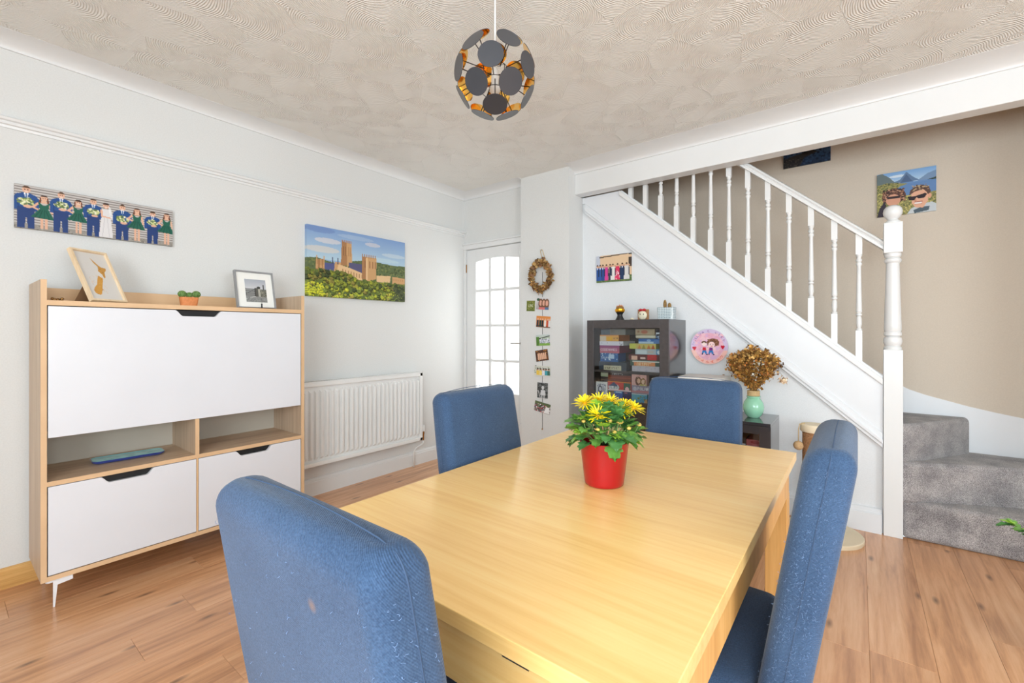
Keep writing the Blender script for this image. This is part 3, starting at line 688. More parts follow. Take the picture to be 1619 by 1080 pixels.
# cactus in a terracotta pot
cp_ = thing('potted_cactus', 'three round green cacti in a terracotta trough on the cabinet top', 'plant', (0.29, 0.842, 1.3265))
mb = MB(); a0, a1, b0_, b1 = 0.032, 0.040, 0.020, 0.026
def trough(mb, l0, l1, w0, w1, z0, z1, n=28):
    vs = []
    for l, w_, z in ((l0, w0, z0), (l1, w1, z1), (l1 - 0.004, w1 - 0.004, z1), (l1 - 0.005, w1 - 0.005, z1 - 0.006)):
        for k in range(n):
            t = 2 * PI * k / n; c_, s_ = math.cos(t), math.sin(t)
            vs.append((w_ * abs(c_) ** .55 * (1 if c_ > 0 else -1), l * abs(s_) ** .55 * (1 if s_ > 0 else -1), z))
    fs = [tuple(range(n - 1, -1, -1)), tuple(range(3 * n, 4 * n))]
    for i in range(3):
        for k in range(n): fs.append((i * n + k, i * n + (k + 1) % n, (i + 1) * n + (k + 1) % n, (i + 1) * n + k))
    return mb.add(vs, fs)
build(trough(mb, 0.036, 0.043, 0.022, 0.027, 0, 0.048), 'pot', 'terracotta', cp_, smooth=True, auto=40)
def ribbed(mb, c, r, h, n=20, ribs=10):
    vs = []; m_ = 10
    for i in range(m_ + 1):
        t = PI * i / m_
        for k in range(n * 2):
            a = PI * k / n; rr = max(1e-5, math.sin(t)) * r * (1 + 0.10 * math.cos(ribs * a))
            vs.append((c[0] + rr * math.cos(a), c[1] + rr * math.sin(a), c[2] - math.cos(t) * h))
    fs = [(i * 2 * n + k, i * 2 * n + (k + 1) % (2 * n), (i + 1) * 2 * n + (k + 1) % (2 * n), (i + 1) * 2 * n + k) for i in range(m_) for k in range(2 * n)]
    return mb.add(vs, fs)
for (dy, dz, r_) in ((-0.030, 0.064, 0.0185), (0.002, 0.060, 0.0155), (0.034, 0.066, 0.0185)):
    o = build(ribbed(MB(), (0, dy, dz), r_, r_), 'cactus', 'cactus_green', cp_, smooth=True)
    mb = MB()
    for k in range(60):
        a, t = rng.uniform(0, 2 * PI), rng.uniform(0.2, 2.2)
        d = Vector((math.sin(t) * math.cos(a), math.sin(t) * math.sin(a), math.cos(t))); q = Vector((0, dy, dz)) + d * r_
        s_ = d.orthogonal() * 0.0005
        mb.add([q - s_, q + s_, q + d * 0.004], [(0, 1, 2)])
    build(mb, 'spines', 'spine', o, kind='stuff')

# framed print of a gate
gf = thing('framed_print', 'small grey frame with a black-and-white gate photo in a white mount', 'picture', (0.285, 1.188, 1.3302))
gw, gh = 0.218, 0.228
up_ = Vector((-0.055, 0, 0.22)).normalized(); nn = Vector((0, 1, 0)).cross(up_)
MG = Matrix(((0, up_.x, nn.x, 0), (1, up_.y, nn.y, 0), (0, up_.z, nn.z, 0), (0, 0, 0, 1)))
mb = MB(); t_ = 0.008
for a, b_ in (((-gw / 2, 0, -0.006), (-gw / 2 + t_, gh, 0.014)), ((gw / 2 - t_, 0, -0.006), (gw / 2, gh, 0.014)), ((-gw / 2 + t_, 0, -0.006), (gw / 2 - t_, t_ * 0.5, 0.014)), ((-gw / 2 + t_, gh - t_, -0.006), (gw / 2 - t_, gh, 0.014))): mb.box(a, b_, MG)
build(mb, 'frame', 'frame_grey', gf)
build(MB().box((-gw / 2 + t_, 0.003, -0.004), (gw / 2 - t_, gh - t_, 0.004), MG), 'mount', 'mount_white', gf)
P = Pt(60, 72, (176, 178, 182)); P.grad(0, 30, (168, 172, 182), (206, 206, 208)); P.rect(0, 30, 60, 72, (140, 140, 138))
P.rect(27, 27, 36, 54, (92, 90, 84)); P.rect(36, 24, 42, 54, (176, 172, 160)); P.ell(38, 26, 5, 4, (66, 64, 62)); P.rect(42, 32, 60, 54, (118, 116, 104)); P.speck(42, 32, 60, 56, 60, [(84, 84, 76), (150, 148, 132)], (.8, 1.8)); P.rect(50, 16, 54, 34, (96, 96, 96))
for y in (30, 37, 44, 50): P.line(0, y, 28, y + 1, 1.2, (70, 70, 70))
P.line(0, 48, 28, 30, 1.2, (80, 80, 80)); P.rect(26, 28, 29, 54, (60, 60, 60)); P.line(0, 62, 27, 54, 1.6, (206, 204, 200)); P.speck(0, 56, 60, 72, 120, [(120, 120, 118), (156, 156, 152)], (.8, 1.6))
art('gate_print', P, 0.118, 0.142, 0.0015, MG @ Matrix.Translation((0.004, 0.108, 0.004)), gf)
mb = MB(); mb.lathe([(0.0045, 0), (0.005, 0.004), (0.0035, 0.018), (0.0045, 0.028), (0.001, 0.030), (0.0008, 0.065)], (0.335, 1.195, 1.3265), 12)
build(mb, 'stick_ornament', 'black_satin', smooth=True, label='tiny black stick ornament in front of the gate print', cat='ornament')

# blue glass tray
ty = thing('glass_tray', 'long turquoise glass tray with dark blue rim on the open shelf', 'tray', (0.188, 0.612, 0.5455), R(-4))
def rrect(hx, hy, r, n=6):
    out = []
    for cx_, cy_, a0 in ((hx - r, hy - r, 0), (-hx + r, hy - r, 90), (-hx + r, -hy + r, 180), (hx - r, -hy + r, 270)):
        for k in range(n + 1): a = R(a0 + 90 * k / n); out.append((cx_ + r * math.cos(a), cy_ + r * math.sin(a)))
    return out
def loft(mb, secs, cap0=True, cap1=True):
    n = len(secs[0]); vs = [q for s_ in secs for q in s_]; fs = []
    for i in range(len(secs) - 1):
        for k in range(n): fs.append((i * n + k, i * n + (k + 1) % n, (i + 1) * n + (k + 1) % n, (i + 1) * n + k))
    if cap0: fs.append(tuple(range(n - 1, -1, -1)))
    if cap1: fs.append(tuple(range((len(secs) - 1) * n, len(secs) * n)))
    return mb.add(vs, fs)
S_ = lambda d, z: [(x, y, z) for x, y in rrect(0.060 - d, 0.143 - d, 0.028 - d * .5)]
plain('glass_blue', (40, 62, 140), 0.08, coat=0.8)
build(loft(MB(), [S_(0.014, 0), S_(0.002, 0.010), S_(0, 0.016), S_(0.003, 0.017), S_(0.010, 0.008)]), 'rim', 'glass_blue', ty, smooth=True, auto=60)
build(loft(MB(), [[(x, y, z) for x, y in rrect(0.056 - d, 0.139 - d, 0.026 - d * .5)] for d, z in ((0.0, 0.0150), (0.0, 0.0172), (0.010, 0.0150), (0.03, 0.0145))]), 'enamel', 'turquoise', ty, smooth=True, auto=60)

# ------------------------------------------------------------ canvases and photographs
P = Pt(250, 84, (190, 184, 180))
for y in range(0, 84, 5): P.rect(0, y, 250, y + 1, (112, 102, 98)); P.rect(0, y + 2, 250, y + 3, (208, 203, 199)); P.rect(0, y + 4, 250, y + 5, (160, 152, 148))
for _ in range(14): a, y = rng.uniform(0, 230), rng.randint(0, 14) * 5; P.rect(a, y, a + rng.uniform(15, 60), y + 1.5, (56, 46, 44))
P.rect(0, 74, 250, 84, (152, 146, 138)); P.speck(0, 74, 250, 84, 150, [(120, 112, 104), (176, 168, 158)], (.6, 1.4))
who = [(16, 9, 5.6, 'suit', 32), (40, 21, 5.0, 'green', 0), (64, 9, 5.2, 'suit', 29), (89, 18, 4.9, 'green', 0), (112, 11, 5.0, 'suit', 32), (132, 15, 4.9, 'bride', 0), (159, 13, 5.2, 'suit', 38), (184, 15, 5.0, 'green', 0), (212, 16, 4.8, 'suit', 35), (238, 15, 5.0, 'green', 0)]
for x, y, h, k, q in who: P.person(x, y, h, k, q or None)
art('photo_canvas', P, 0.61, 0.204, 0.02, onW('X', 0, 0.538, 1.782), label='wide panoramic canvas of a wedding party above the tall cabinet', cat='picture')

P = Pt(220, 130, (150, 180, 212)); P.grad(0, 60, (128, 158, 204), (182, 208, 222))
for x, y, rx, ry, c, a in ((41, 25, 26, 5, (222, 214, 214), .7), (30, 42, 34, 6, (220, 210, 200), .7), (138, 18, 18, 4, (226, 214, 214), .6), (190, 34, 30, 4, (206, 216, 222), .6), (25, 6, 30, 6, (112, 138, 190), .6), (100, 10, 40, 4, (170, 190, 214), .6), (160, 46, 44, 4, (190, 212, 220), .7)): P.ell(x, y, rx, ry, c, a)
gl = [(112, 128, 62), (140, 150, 58), (92, 108, 58), (168, 172, 60), (78, 92, 54), (150, 140, 70)]
P.poly([(0, 60), (20, 58), (60, 66), (94, 56), (120, 52), (150, 52), (185, 54), (220, 53), (220, 130), (0, 130)], (98, 112, 74))
P.speck(0, 52, 220, 90, 500, [(92, 104, 66), (76, 88, 58), (122, 130, 78)], (1, 2.6), top=[(0, 60), (60, 64), (94, 58), (150, 54), (220, 55)])
tan, tan2, tan3 = (204, 160, 112), (170, 124, 84), (226, 190, 144)
P.poly([(17, 62), (34, 60), (34, 80), (17, 80)], tan2)
for x in (19, 27, 33): P.poly([(x - 2, 78), (x, 46 if x != 27 else 54), (x + 2, 78)], tan)
P.poly([(34, 66), (62, 65), (64, 80), (34, 80)], (88, 92, 138)); P.poly([(55, 62), (68, 62), (72, 88), (52, 88)], tan)
for x in (50, 61): P.poly([(x - 1.6, 66), (x, 48), (x + 1.6, 66)], (70, 74, 108))
P.poly([(69, 21), (79, 22), (80, 66), (67, 68)], tan2); P.poly([(79, 22), (90, 23), (91, 60), (80, 70)], tan)
for x in (70, 74, 78, 82, 86, 89.5): P.rect(x - .8, 18, x + .8, 23, tan2)
for x in (72, 76): P.rect(x, 30, x + 1.2, 48, (110, 74, 54))
for x in (83, 87): P.rect(x, 30, x + 1.2, 48, (156, 110, 72))
P.poly([(84, 60), (114, 60), (114, 78), (85, 72)], (92, 90, 124)); P.poly([(62, 66), (85, 70), (114, 78), (114, 92), (56, 90)], tan3)
for x in range(70, 114, 6): P.rect(x, 74 + (x - 70) * .16, x + 2, 84 + (x - 70) * .1, tan2)
P.poly([(113, 44), (147, 44), (146, 86), (130, 93), (115, 90)], tan); P.rect(113, 44, 122, 90, tan2); P.rect(122, 44, 126, 90, tan3)
for x in range(114, 148, 5): P.rect(x - .7, 39, x + 1.4, 46, tan2)
for x in (119, 130, 137, 143): P.rect(x, 52, x + 1.6, 66, (140, 96, 66))
P.poly([(147, 79), (182, 77), (180, 92), (147, 92)], tan3); P.poly([(186, 78), (219, 79), (219, 96), (186, 98)], tan)
for x in range(188, 218, 5): P.rect(x, 82, x + 1.5, 86, tan2)
P.poly([(0, 80), (50, 80), (72, 78), (106, 92), (168, 93), (220, 92), (220, 130), (0, 130)], (104, 118, 50))
tp = [(0, 80), (50, 80), (72, 79), (106, 92), (168, 93), (220, 93)]

for _ in range(520):
    y = 78 + 54 * rng.uniform(0, 1); x = rng.uniform(0, 220)
    if y < np.interp(x, [p[0] for p in tp], [p[1] for p in tp]): continue
    rr = rng.uniform(2, 5); wm = (y - 78) / 52; c0 = np.array(gl[rng.randint(6)]) * (0.75 + .3 * wm) + np.array((46, 44, 0)) * wm * rng.uniform(0, 1) ** 2
    P.ell(x + 1, y + 2, rr, rr * .8, c0 * .5); P.ell(x, y, rr, rr * .8, c0); P.speck(x - rr, y - rr, x + rr * .6, y + rr * .3, 7, [tuple(c0 * 1.18), tuple(c0 * 1.3), tuple(c0 * .8)], (.5, 1.2))
for _ in range(60):
    x, y = rng.uniform(0, 34), rng.uniform(104, 128); P.ell(x, y, 2, 1.6, (214, 214, 60)); P.ell(x + 1, y + 1.5, 1.4, 1, (140, 146, 44))
P.speck(190, 96, 220, 130, 70, [(60, 70, 48), (84, 92, 60)], (2, 4))
art('photo_canvas', P, 0.871, 0.512, 0.03, onW('X', 0, 2.065, 1.703), label='large canvas of a stone cathedral above green trees, over the radiator', cat='picture')

P = Pt(76, 54, (224, 192, 158)); P.rect(0, 0, 9, 54, (196, 200, 214)); P.rect(9, 3, 70, 26, (228, 196, 160)); P.line(8, 4, 76, 0, 2, (70, 56, 50)); P.rect(70, 8, 76, 26, (70, 58, 52)); P.rect(70, 0, 76, 3, (60, 60, 60))
P.rect(0, 42, 76, 54, (96, 118, 70)); P.speck(0, 42, 76, 54, 80, [(76, 100, 58), (126, 140, 90)], (.8, 1.6))
for x, c, w_ in ((3, (44, 84, 150), 4), (9, (50, 90, 160), 4), (15, (46, 76, 140), 4), (23, (214, 70, 150), 4), (31, (50, 60, 84), 3), (37, (232, 228, 224), 5), (47, (222, 60, 100), 6), (57, (44, 60, 96), 5), (66, (220, 216, 214), 6)):
    P.poly([(x - w_ * .7, 24), (x + w_ * .7, 24), (x + w_, 50), (x - w_, 50)], c); P.ell(x, 21.5, 2.2, 2.8, (214, 166, 138)); P.ell(x, 19.8, 2.2, 1.6, (84, 60, 46))
P.speck(43, 32, 52, 50, 14, [(250, 226, 232)], (.6, 1.2))
for x in (6, 12, 19, 27, 34, 42, 52, 61, 71): P.rect(x - .8, 27, x + .8, 42, (40, 48, 70)); P.ell(x, 23, 1.6, 2.2, (206, 160, 132))
for x in (3, 9, 15, 57): P.poly([(x - 1.2, 24), (x + 1.2, 24), (x, 30)], (236, 238, 244)); P.line(x, 40, x, 50, .8, (24, 34, 60))
art('photo_canvas', P, 0.307, 0.222, 0.012, onW('Y', 1.545, YW, 1.712), label='small group photo of wedding guests above the dark glazed bookcase', cat='picture')

P = Pt(112, 112, (150, 176, 150)); P.grad(0, 34, (120, 164, 214), (190, 214, 232)); P.ell(40, 12, 16, 3, (226, 234, 240), .8); P.ell(20, 20, 12, 3, (226, 234, 240), .7)
P.poly([(78, 30), (96, 16), (112, 10), (112, 34), (78, 34)], (120, 146, 178)); P.poly([(34, 26), (45, 22), (57, 4), (70, 20), (82, 30), (34, 32)], (98, 124, 158)); P.poly([(46, 30), (57, 10), (68, 30)], (78, 100, 134))
P.poly([(0, 2), (10, 0), (24, 12), (36, 28), (0, 34)], (104, 118, 120)); P.rect(30, 31, 112, 60, (104, 140, 186)); P.poly([(94, 32), (112, 27), (112, 33)], (56, 70, 60))
P.poly([(0, 30), (20, 26), (60, 34), (48, 42), (30, 50), (56, 64), (112, 60), (112, 112), (0, 112)], (146, 142, 88))
P.poly([(36, 42), (62, 34), (112, 34), (112, 62), (84, 64), (58, 64)], (98, 134, 182))
P.speck(0, 28, 44, 50, 200, [(120, 124, 70), (170, 156, 92), (84, 92, 60)], (.8, 2)); P.speck(0, 50, 112, 112, 700, [(176, 166, 96), (120, 118, 66), (206, 190, 116), (98, 100, 60)], (.8, 2.2), top=[(0, 50), (40, 60), (60, 66), (112, 66)])
P.poly([(58, 112), (66, 99), (80, 92), (104, 88), (112, 94), (112, 112)], (196, 202, 206)); P.poly([(70, 104), (84, 98), (100, 98), (98, 108), (72, 112)], (74, 90, 100))
P.ell(33, 62, 23, 20, (96, 62, 50)); P.speck(12, 44, 54, 76, 260, [(70, 44, 40), (136, 92, 70), (186, 140, 112), (52, 36, 36)], (1, 2.4)); P.ell(32, 72, 14, 15, (214, 156, 128)); P.rect(20, 62, 45, 68, (52, 36, 38)); P.poly([(0, 112), (6, 88), (16, 72), (20, 96), (22, 112)], (52, 42, 54))
P.poly([(66, 62), (72, 50), (86, 46), (98, 56), (97, 84), (88, 100), (74, 98), (67, 86)], (226, 172, 142)); P.poly([(62, 66), (64, 54), (72, 46), (84, 42), (98, 48), (102, 62), (98, 72), (94, 62), (88, 54), (72, 58)], (92, 66, 56)); P.speck(68, 42, 98, 56, 60, [(150, 120, 92), (70, 50, 44), (196, 170, 130)], (.8, 1.8))
P.ell(100, 72, 3.5, 6, (220, 160, 130)); P.poly([(59, 68), (74, 69), (92, 64), (95, 68), (90, 76), (80, 76), (76, 72), (72, 79), (62, 78)], (40, 28, 34)); P.ell(79, 87, 7, 3, (240, 232, 226)); P.line(72, 84, 87, 84, 1.4, (176, 96, 80)); P.line(73, 90, 86, 89, 1.2, (190, 110, 92)); P.ell(74, 80, 2.4, 3, (206, 146, 118))
art('photo_canvas', P, 0.295, 0.29, 0.015, onW('Y', 3.386, YB, 2.117), label='square canvas of two smiling people by a mountain lake, behind the newel post', cat='picture')
P = Pt(110, 80, (34, 56, 84)); P.grad(0, 80, (120, 150, 186), (26, 44, 70)); P.speck(0, 20, 110, 80, 260, [(30, 50, 76), (44, 70, 102), (24, 38, 60)], (1.5, 4)); P.poly([(0, 80), (0, 56), (30, 50), (60, 46), (84, 50), (50, 60), (40, 80)], (52, 50, 50)); P.speck(0, 58, 45, 80, 60, [(84, 78, 72), (34, 34, 40)], (1, 2))
P.ell(62, 49, 16, 4, (38, 34, 34))
art('photo_canvas', P, 0.292, 0.225, 0.015, onW('Y', 2.832, YB, 2.540), label='dark blue sea canvas high on the stair wall, half hidden by the beam', cat='picture')

# round painted plate
pl = thing('wall_plate', 'round pink hand-painted plate with two cartoon children and red hearts', 'plate', (2.29, 3.414, 1.083))
build(MB().lathe([(0.070, 0.012), (0.126, 0.0), (0.128, -0.003), (0.126, -0.005), (0.075, 0.007), (0.0001, 0.007)], (0, 0, 0), 48, Matrix.Rotation(R(-90), 3, 'X').inverted() @ Matrix.Diagonal((1, 1, -1)) if False else Matrix.Rotation(R(-90), 3, 'X')), 'rim', 'cream', pl, smooth=True)
N = 130; P = Pt(N, N, (236, 190, 206)); c_ = N / 2
P.ell(c_, c_, 65, 65, (216, 196, 226)); P.ell(c_, c_, 50, 50, (238, 180, 198)); P.speck(15, 20, 115, 110, 160, [(232, 172, 196), (242, 196, 206), (226, 180, 214)], (3, 7))
P.m((((P.X - c_) ** 2 + (P.Y - c_) ** 2) < 65 ** 2) & (((P.X - c_) ** 2 + (P.Y - c_) ** 2) > 50 ** 2) & (P.Y > 78), (248, 196, 186))
def arc(t, r, a0, a1, k, col, top=True):
    for i, ch in enumerate(t):
        a = R(a0 + (a1 - a0) * i / max(1, len(t) - 1))
        x, y = c_ + r * math.cos(a), c_ - r * math.sin(a); an = (PI / 2 - a) if top else (-PI / 2 - a)
        g = -an if False else an
        dx, dy = -2.5 * k, -3.5 * k
        P.text(ch, x + dx * math.cos(g) - dy * math.sin(g), y + dx * math.sin(g) + dy * math.cos(g), k, col, g)
arc('PHILLIPA', 56, 172, 112, 1.15, (120, 100, 160)); arc('&', 56, 92, 92, 1.15, (170, 110, 170)); arc('RICH', 56, 66, 24, 1.15, (130, 110, 170))
arc('22nd JunE 2022', 56, 222, 322, 1.15, (232, 92, 60), False)
for x, y in ((13, 72), (111, 66)):
    P.ell(x - 3, y - 2, 4, 4, (206, 26, 54)); P.ell(x + 3, y - 2, 4, 4, (206, 26, 54)); P.poly([(x - 6.6, y), (x + 6.6, y), (x, y + 9)], (206, 26, 54))
P.ell(47, 54, 9, 9, (250, 226, 220)); P.ell(47, 50, 9, 6, (110, 80, 64)); P.ell(47, 56, 7, 6, (250, 226, 220))
P.ell(78, 50, 21, 15, (126, 78, 56)); P.speck(58, 38, 98, 62, 120, [(92, 56, 42), (164, 112, 82)], (.8, 1.8)); P.ell(73, 58, 11.5, 11, (250, 214, 212)); P.ell(69, 57, 1.4, 2.2, (80, 60, 60)); P.ell(78, 57, 1.4, 2.2, (80, 60, 60)); P.line(70, 63, 77, 63, 1.2, (210, 80, 90))
for x, c in ((48, (206, 40, 60)), (71, (124, 50, 130))):
    P.poly([(x - 7, 68), (x + 7, 68), (x + 6, 80), (x - 6, 80)], c); P.line(x - 6, 70, x - 12, 76, 2.5, (250, 220, 214)); P.line(x + 6, 70, x + 12, 74, 2.5, (250, 220, 214))
    P.poly([(x - 6, 79), (x + 6, 79), (x + 10, 92), (x + 3, 92), (x, 85), (x - 4, 92), (x - 9, 90)], (56, 128, 196)); P.ell(x - 7, 93, 3.4, 2, (40, 24, 40)); P.ell(x + 9, 94, 3.4, 2, (40, 24, 40))
# paint the disc: a polar mesh that carries the print
nr_, na = 60, 160; vs = [(0, -0.0065, 0)]; cs = []
def samp(x, z): 
    i = int(min(N - 1, max(0, c_ - z / 0.127 * c_))); j = int(min(N - 1, max(0, c_ + x / 0.127 * c_))); return tuple(lin(P.a[i, j])[:3]) + (1.0,)
cs.append(samp(0, 0))
for i in range(1, nr_ + 1):
    r_ = 0.126 * i / nr_
    yy = -0.0065 if r_ < 0.075 else -0.0065 + 0.0 - 0.012 * 0 + (-(r_ - 0.075) / 0.051 * -0.0) 
    for k in range(na):
        a = 2 * PI * k / na; x, z = r_ * math.cos(a), r_ * math.sin(a)
        vs.append((x, -0.0075 - (0.006 * max(0, (r_ - 0.075) / 0.051)), z)); cs.append(samp(x, z))
fs = [(0, 1 + k, 1 + (k + 1) % na) for k in range(na)]
for i in range(nr_ - 1):
    for k in range(na): a, b_ = 1 + i * na, 1 + (i + 1) * na; fs.append((a + k, b_ + k, b_ + (k + 1) % na, a + (k + 1) % na))
# thickness: outer ring back to the wall
o0 = len(vs)
for k in range(na): a = 2 * PI * k / na; vs.append((0.121 * math.cos(a), 0.010, 0.121 * math.sin(a))); cs.append(lin((226, 214, 206)))
a = 1 + (nr_ - 1) * na
for k in range(na): fs.append((a + k, o0 + k, o0 + (k + 1) % na, a + (k + 1) % na))
bpy.data.objects.remove(pl.children[0])
mb = MB(); mb.add(vs, fs); o = build(mb, 'painted_dish', 'print_gloss', pl, smooth=True, auto=60)
ca = o.data.color_attributes.new('Col', 'FLOAT_COLOR', 'POINT'); ca.data.foreach_set('color', np.array(cs, np.float32).ravel())

# string of photo cards on the pier
py_ = 3.195
ps = thing('photo_string', 'thin dark string with a small bead hanging down the pier below the wreath', 'string', (0.997, py_, 1.56))
build(MB().tube([(0, -0.004, 0.14), (0.001, -0.004, -0.3), (0, -0.004, -0.8), (0.001, -0.004, -1.2)], 0.0013, 6), 'cord', 'wire_black', ps)
build(MB().sphere((0.001, -0.0065, -1.203), 0.006, 12, 8), 'bead', 'brass', ps, smooth=True)
def mini(kind):
    P = Pt(52, 38, (200, 200, 200)) if kind != 'bw' else Pt(34, 42, (70, 74, 74))
    if kind == 'green': P.grad(0, 38, (120, 128, 60), (98, 110, 48)); P.speck(0, 0, 52, 38, 60, [(84, 98, 44), (150, 150, 80)], (1, 3)); P.text('LOVE', 12, 14, 1.2, (240, 240, 210))
    if kind == 'selfie':
        P.grad(0, 38, (226, 224, 224), (170, 160, 160)); P.ell(8, 8, 6, 4, (60, 92, 70))
        for x in (18, 30, 42): P.ell(x, 19, 9, 14, (120, 84, 62)); P.ell(x, 18, 5.5, 8, (224, 170, 148)); P.rect(x - 7, 30, x + 7, 38, (214, 120, 120) if x < 40 else (90, 120, 160))
    if kind == 'orange':
        P.a[:] = (222, 140, 70); P.rect(0, 30, 52, 38, (120, 84, 60))
        for x, c in ((7, (60, 60, 70)), (16, (30, 70, 66)), (24, (40, 50, 60)), (33, (236, 230, 226)), (42, (200, 80, 60)), (48, (226, 222, 220))): P.rect(x - 3.5, 14, x + 3.5, 34, c); P.ell(x, 11, 2.6, 3.2, (226, 176, 146))
    if kind == 'garden':
        P.grad(0, 38, (206, 212, 216), (120, 160, 84)); P.rect(0, 8, 12, 38, (92, 132, 60)); P.line(12, 14, 52, 6, 3, (60, 60, 66)); P.rect(14, 15, 52, 28, (198, 204, 214)); P.speck(12, 14, 52, 30, 60, [(236, 236, 240), (90, 96, 110), (150, 150, 160)], (1, 2)); P.rect(10, 30, 52, 38, (128, 170, 80))
    if kind == 'night':
        P.a[:] = (86, 56, 42); P.speck(0, 0, 52, 38, 60, [(60, 40, 34), (130, 80, 50), (220, 150, 70)], (.8, 2))
        for x in (12, 19, 26, 33, 40): P.rect(x - 3, 16, x + 3, 32, (226, 180, 150)); P.ell(x, 14, 2.6, 3.2, (236, 190, 160))
    if kind == 'colour':
        P.a[:] = (214, 214, 204); P.speck(0, 6, 52, 32, 60, [(120, 140, 110), (160, 170, 150)], (1, 2.5)); P.rect(4, 0, 8, 4, (40, 60, 60))
        for x, c in ((12, (236, 200, 80)), (21, (244, 214, 110)), (30, (236, 236, 240)), (38, (70, 160, 176)), (46, (60, 110, 96))): P.rect(x - 4, 18, x + 4, 34, c); P.ell(x, 14, 3, 4, (190, 140, 116)); P.ell(x, 12, 3, 2.4, (60, 44, 40))
    if kind == 'bw':
        P.speck(0, 0, 34, 42, 160, [(50, 54, 54), (96, 100, 100), (120, 124, 124)], (1, 2.4)); P.ell(18, 14, 4, 5, (210, 212, 212)); P.poly([(12, 20), (25, 20), (26, 34), (11, 34)], (214, 216, 218)); P.rect(13, 33, 17, 42, (180, 184, 186)); P.rect(20, 33, 24, 42, (180, 184, 186)); P.line(4, 22, 11, 42, 1.5, (220, 220, 220))
    if kind == 'crowd':
        P.a[:] = (96, 110, 76); P.rect(0, 20, 52, 38, (120, 110, 104)); P.speck(0, 10, 52, 36, 130, [(40, 40, 48), (220, 200, 190), (190, 60, 80), (236, 236, 236), (70, 80, 110)], (1, 2.4)); P.poly([(38, 14), (48, 14), (50, 36), (32, 36)], (240, 240, 240))
    return P
cards = [('green', .8735, 1.415, .091, .094, -2, 'small green square card beside the string, not on it'), ('selfie', 1.003, 1.431, .133, .108, -4, 'card of smiling faces, topmost on the photo string'),
         ('orange', 1.008, 1.274, .148, .100, -4, 'orange-toned group photo, second card on the photo string'), ('garden', 1.005, 1.118, .143, .098, 3, 'photo of a white marquee and green lawn on the photo string'),
         ('night', .994, 0.987, .132, .098, 9, 'tilted dark brown party photo on the photo string'), ('colour', .997, 0.855, .168, .090, 0, 'pale photo of people in yellow and teal on the photo string'),
         ('bw', 1.000, 0.688, .112, .134, -1, 'upright black-and-white portrait card on the photo string'), ('crowd', .998, 0.542, .165, .090, -9, 'tilted crowd photo with a bride, lowest card on the string')]
for kd, x, z, w_, h_, tl, lb in cards:
    P = mini(kd); P.rect(0, 0, P.W, 1, (236, 234, 230)); P.rect(0, P.H - 1, P.W, P.H, (236, 234, 230)); P.rect(0, 0, 1, P.H, (236, 234, 230)); P.rect(P.W - 1, 0, P.W, P.H, (236, 234, 230))
    o = art('photo_card', P, w_, h_, 0.0012, onW('Y', x, py_ - (0.0058 if kd != 'green' else 0.0), z, tl), side=(230, 228, 224), label=lb, cat='photo', group='photo cards on the pier')

# ------------------------------------------------------------ leaf scatter helper
def leaves(n, posf, size, palette, seed=1, asp=0.45, curl=0.3):
    rs = np.random.RandomState(seed); vs = []; fs = []; cs = []
    for i in range(n):
        p, d = posf(rs); d = Vector(d).normalized() if Vector(d).length > 1e-6 else Vector((0, 0, 1))
        s = rs.uniform(*size); q = d.orthogonal(); q.rotate(Matrix.Rotation(rs.uniform(0, 2 * PI), 3, d)); nn_ = d.cross(q)
        p = Vector(p); w_ = s * asp * rs.uniform(.6, 1.2); c_ = curl * s * rs.uniform(-1, 1); o = len(vs)
        vs += [tuple(p), tuple(p + d * s * .5 + q * w_ + nn_ * c_), tuple(p + d * s + nn_ * c_ * 1.4), tuple(p + d * s * .5 - q * w_ + nn_ * c_ * .3)]
        fs += [(o, o + 1, o + 2), (o, o + 2, o + 3)]
        c0 = np.array(palette[rs.randint(len(palette))]) * rs.uniform(.8, 1.15); c0 = lin(np.clip(c0, 0, 255)); cs += [c0] * 4
    return vs, fs, cs
def scatter(name, parent, n, posf, size, palette, seed=1, asp=0.45, curl=0.3, m='dried'):
    vs, fs, cs = leaves(n, posf, size, palette, seed, asp, curl); mb = MB(); mb.add(vs, fs)
    o = build(mb, name, m, parent, kind='stuff')
    ca = o.data.color_attributes.new('Col', 'FLOAT_COLOR', 'POINT'); ca.data.foreach_set('color', np.array(cs, np.float32).ravel()); return o

# wreath
wr = thing('dried_wreath', 'wreath of dried brown leaves and flowers hanging on the pier', 'wreath', (1.0, py_, 1.665))
ring = [(0.085 * math.cos(a), -0.022, 0.105 * math.sin(a)) for a in np.linspace(0, 2 * PI, 33)[:-1]]
build(MB().tube(ring, 0.006, 8, closed=True), 'twig_ring', 'cactus_brown', wr, smooth=True)
gold_pal = [(176, 138, 84), (150, 110, 64), (204, 170, 116), (120, 88, 54), (166, 124, 92)]
def wpos(rs):
    a = rs.uniform(0, 2 * PI); rr = 0.098 + rs.normal(0, .012); wt = 1.0
    p = (rr * math.cos(a) * .92, -0.022 - abs(rs.normal(0, .012)), rr * 1.12 * math.sin(a))
    return p, (math.cos(a + 1.1) + rs.normal(0, .5), -abs(rs.normal(0, .4)), math.sin(a + 1.1) + rs.normal(0, .5))
scatter('dried_leaves', wr, 620, wpos, (.018, .038), gold_pal, 3)
def wpos2(rs):
    a = rs.uniform(3.6, 5.4); rr = 0.10 + rs.normal(0, .01)
    return (rr * math.cos(a) * .92, -0.035 - abs(rs.normal(0, .01)), rr * 1.12 * math.sin(a)), rs.normal(0, 1, 3)
scatter('seed_heads', wr, 260, wpos2, (.010, .018), [(206, 160, 96), (222, 184, 120), (170, 120, 66)], 4, .6)
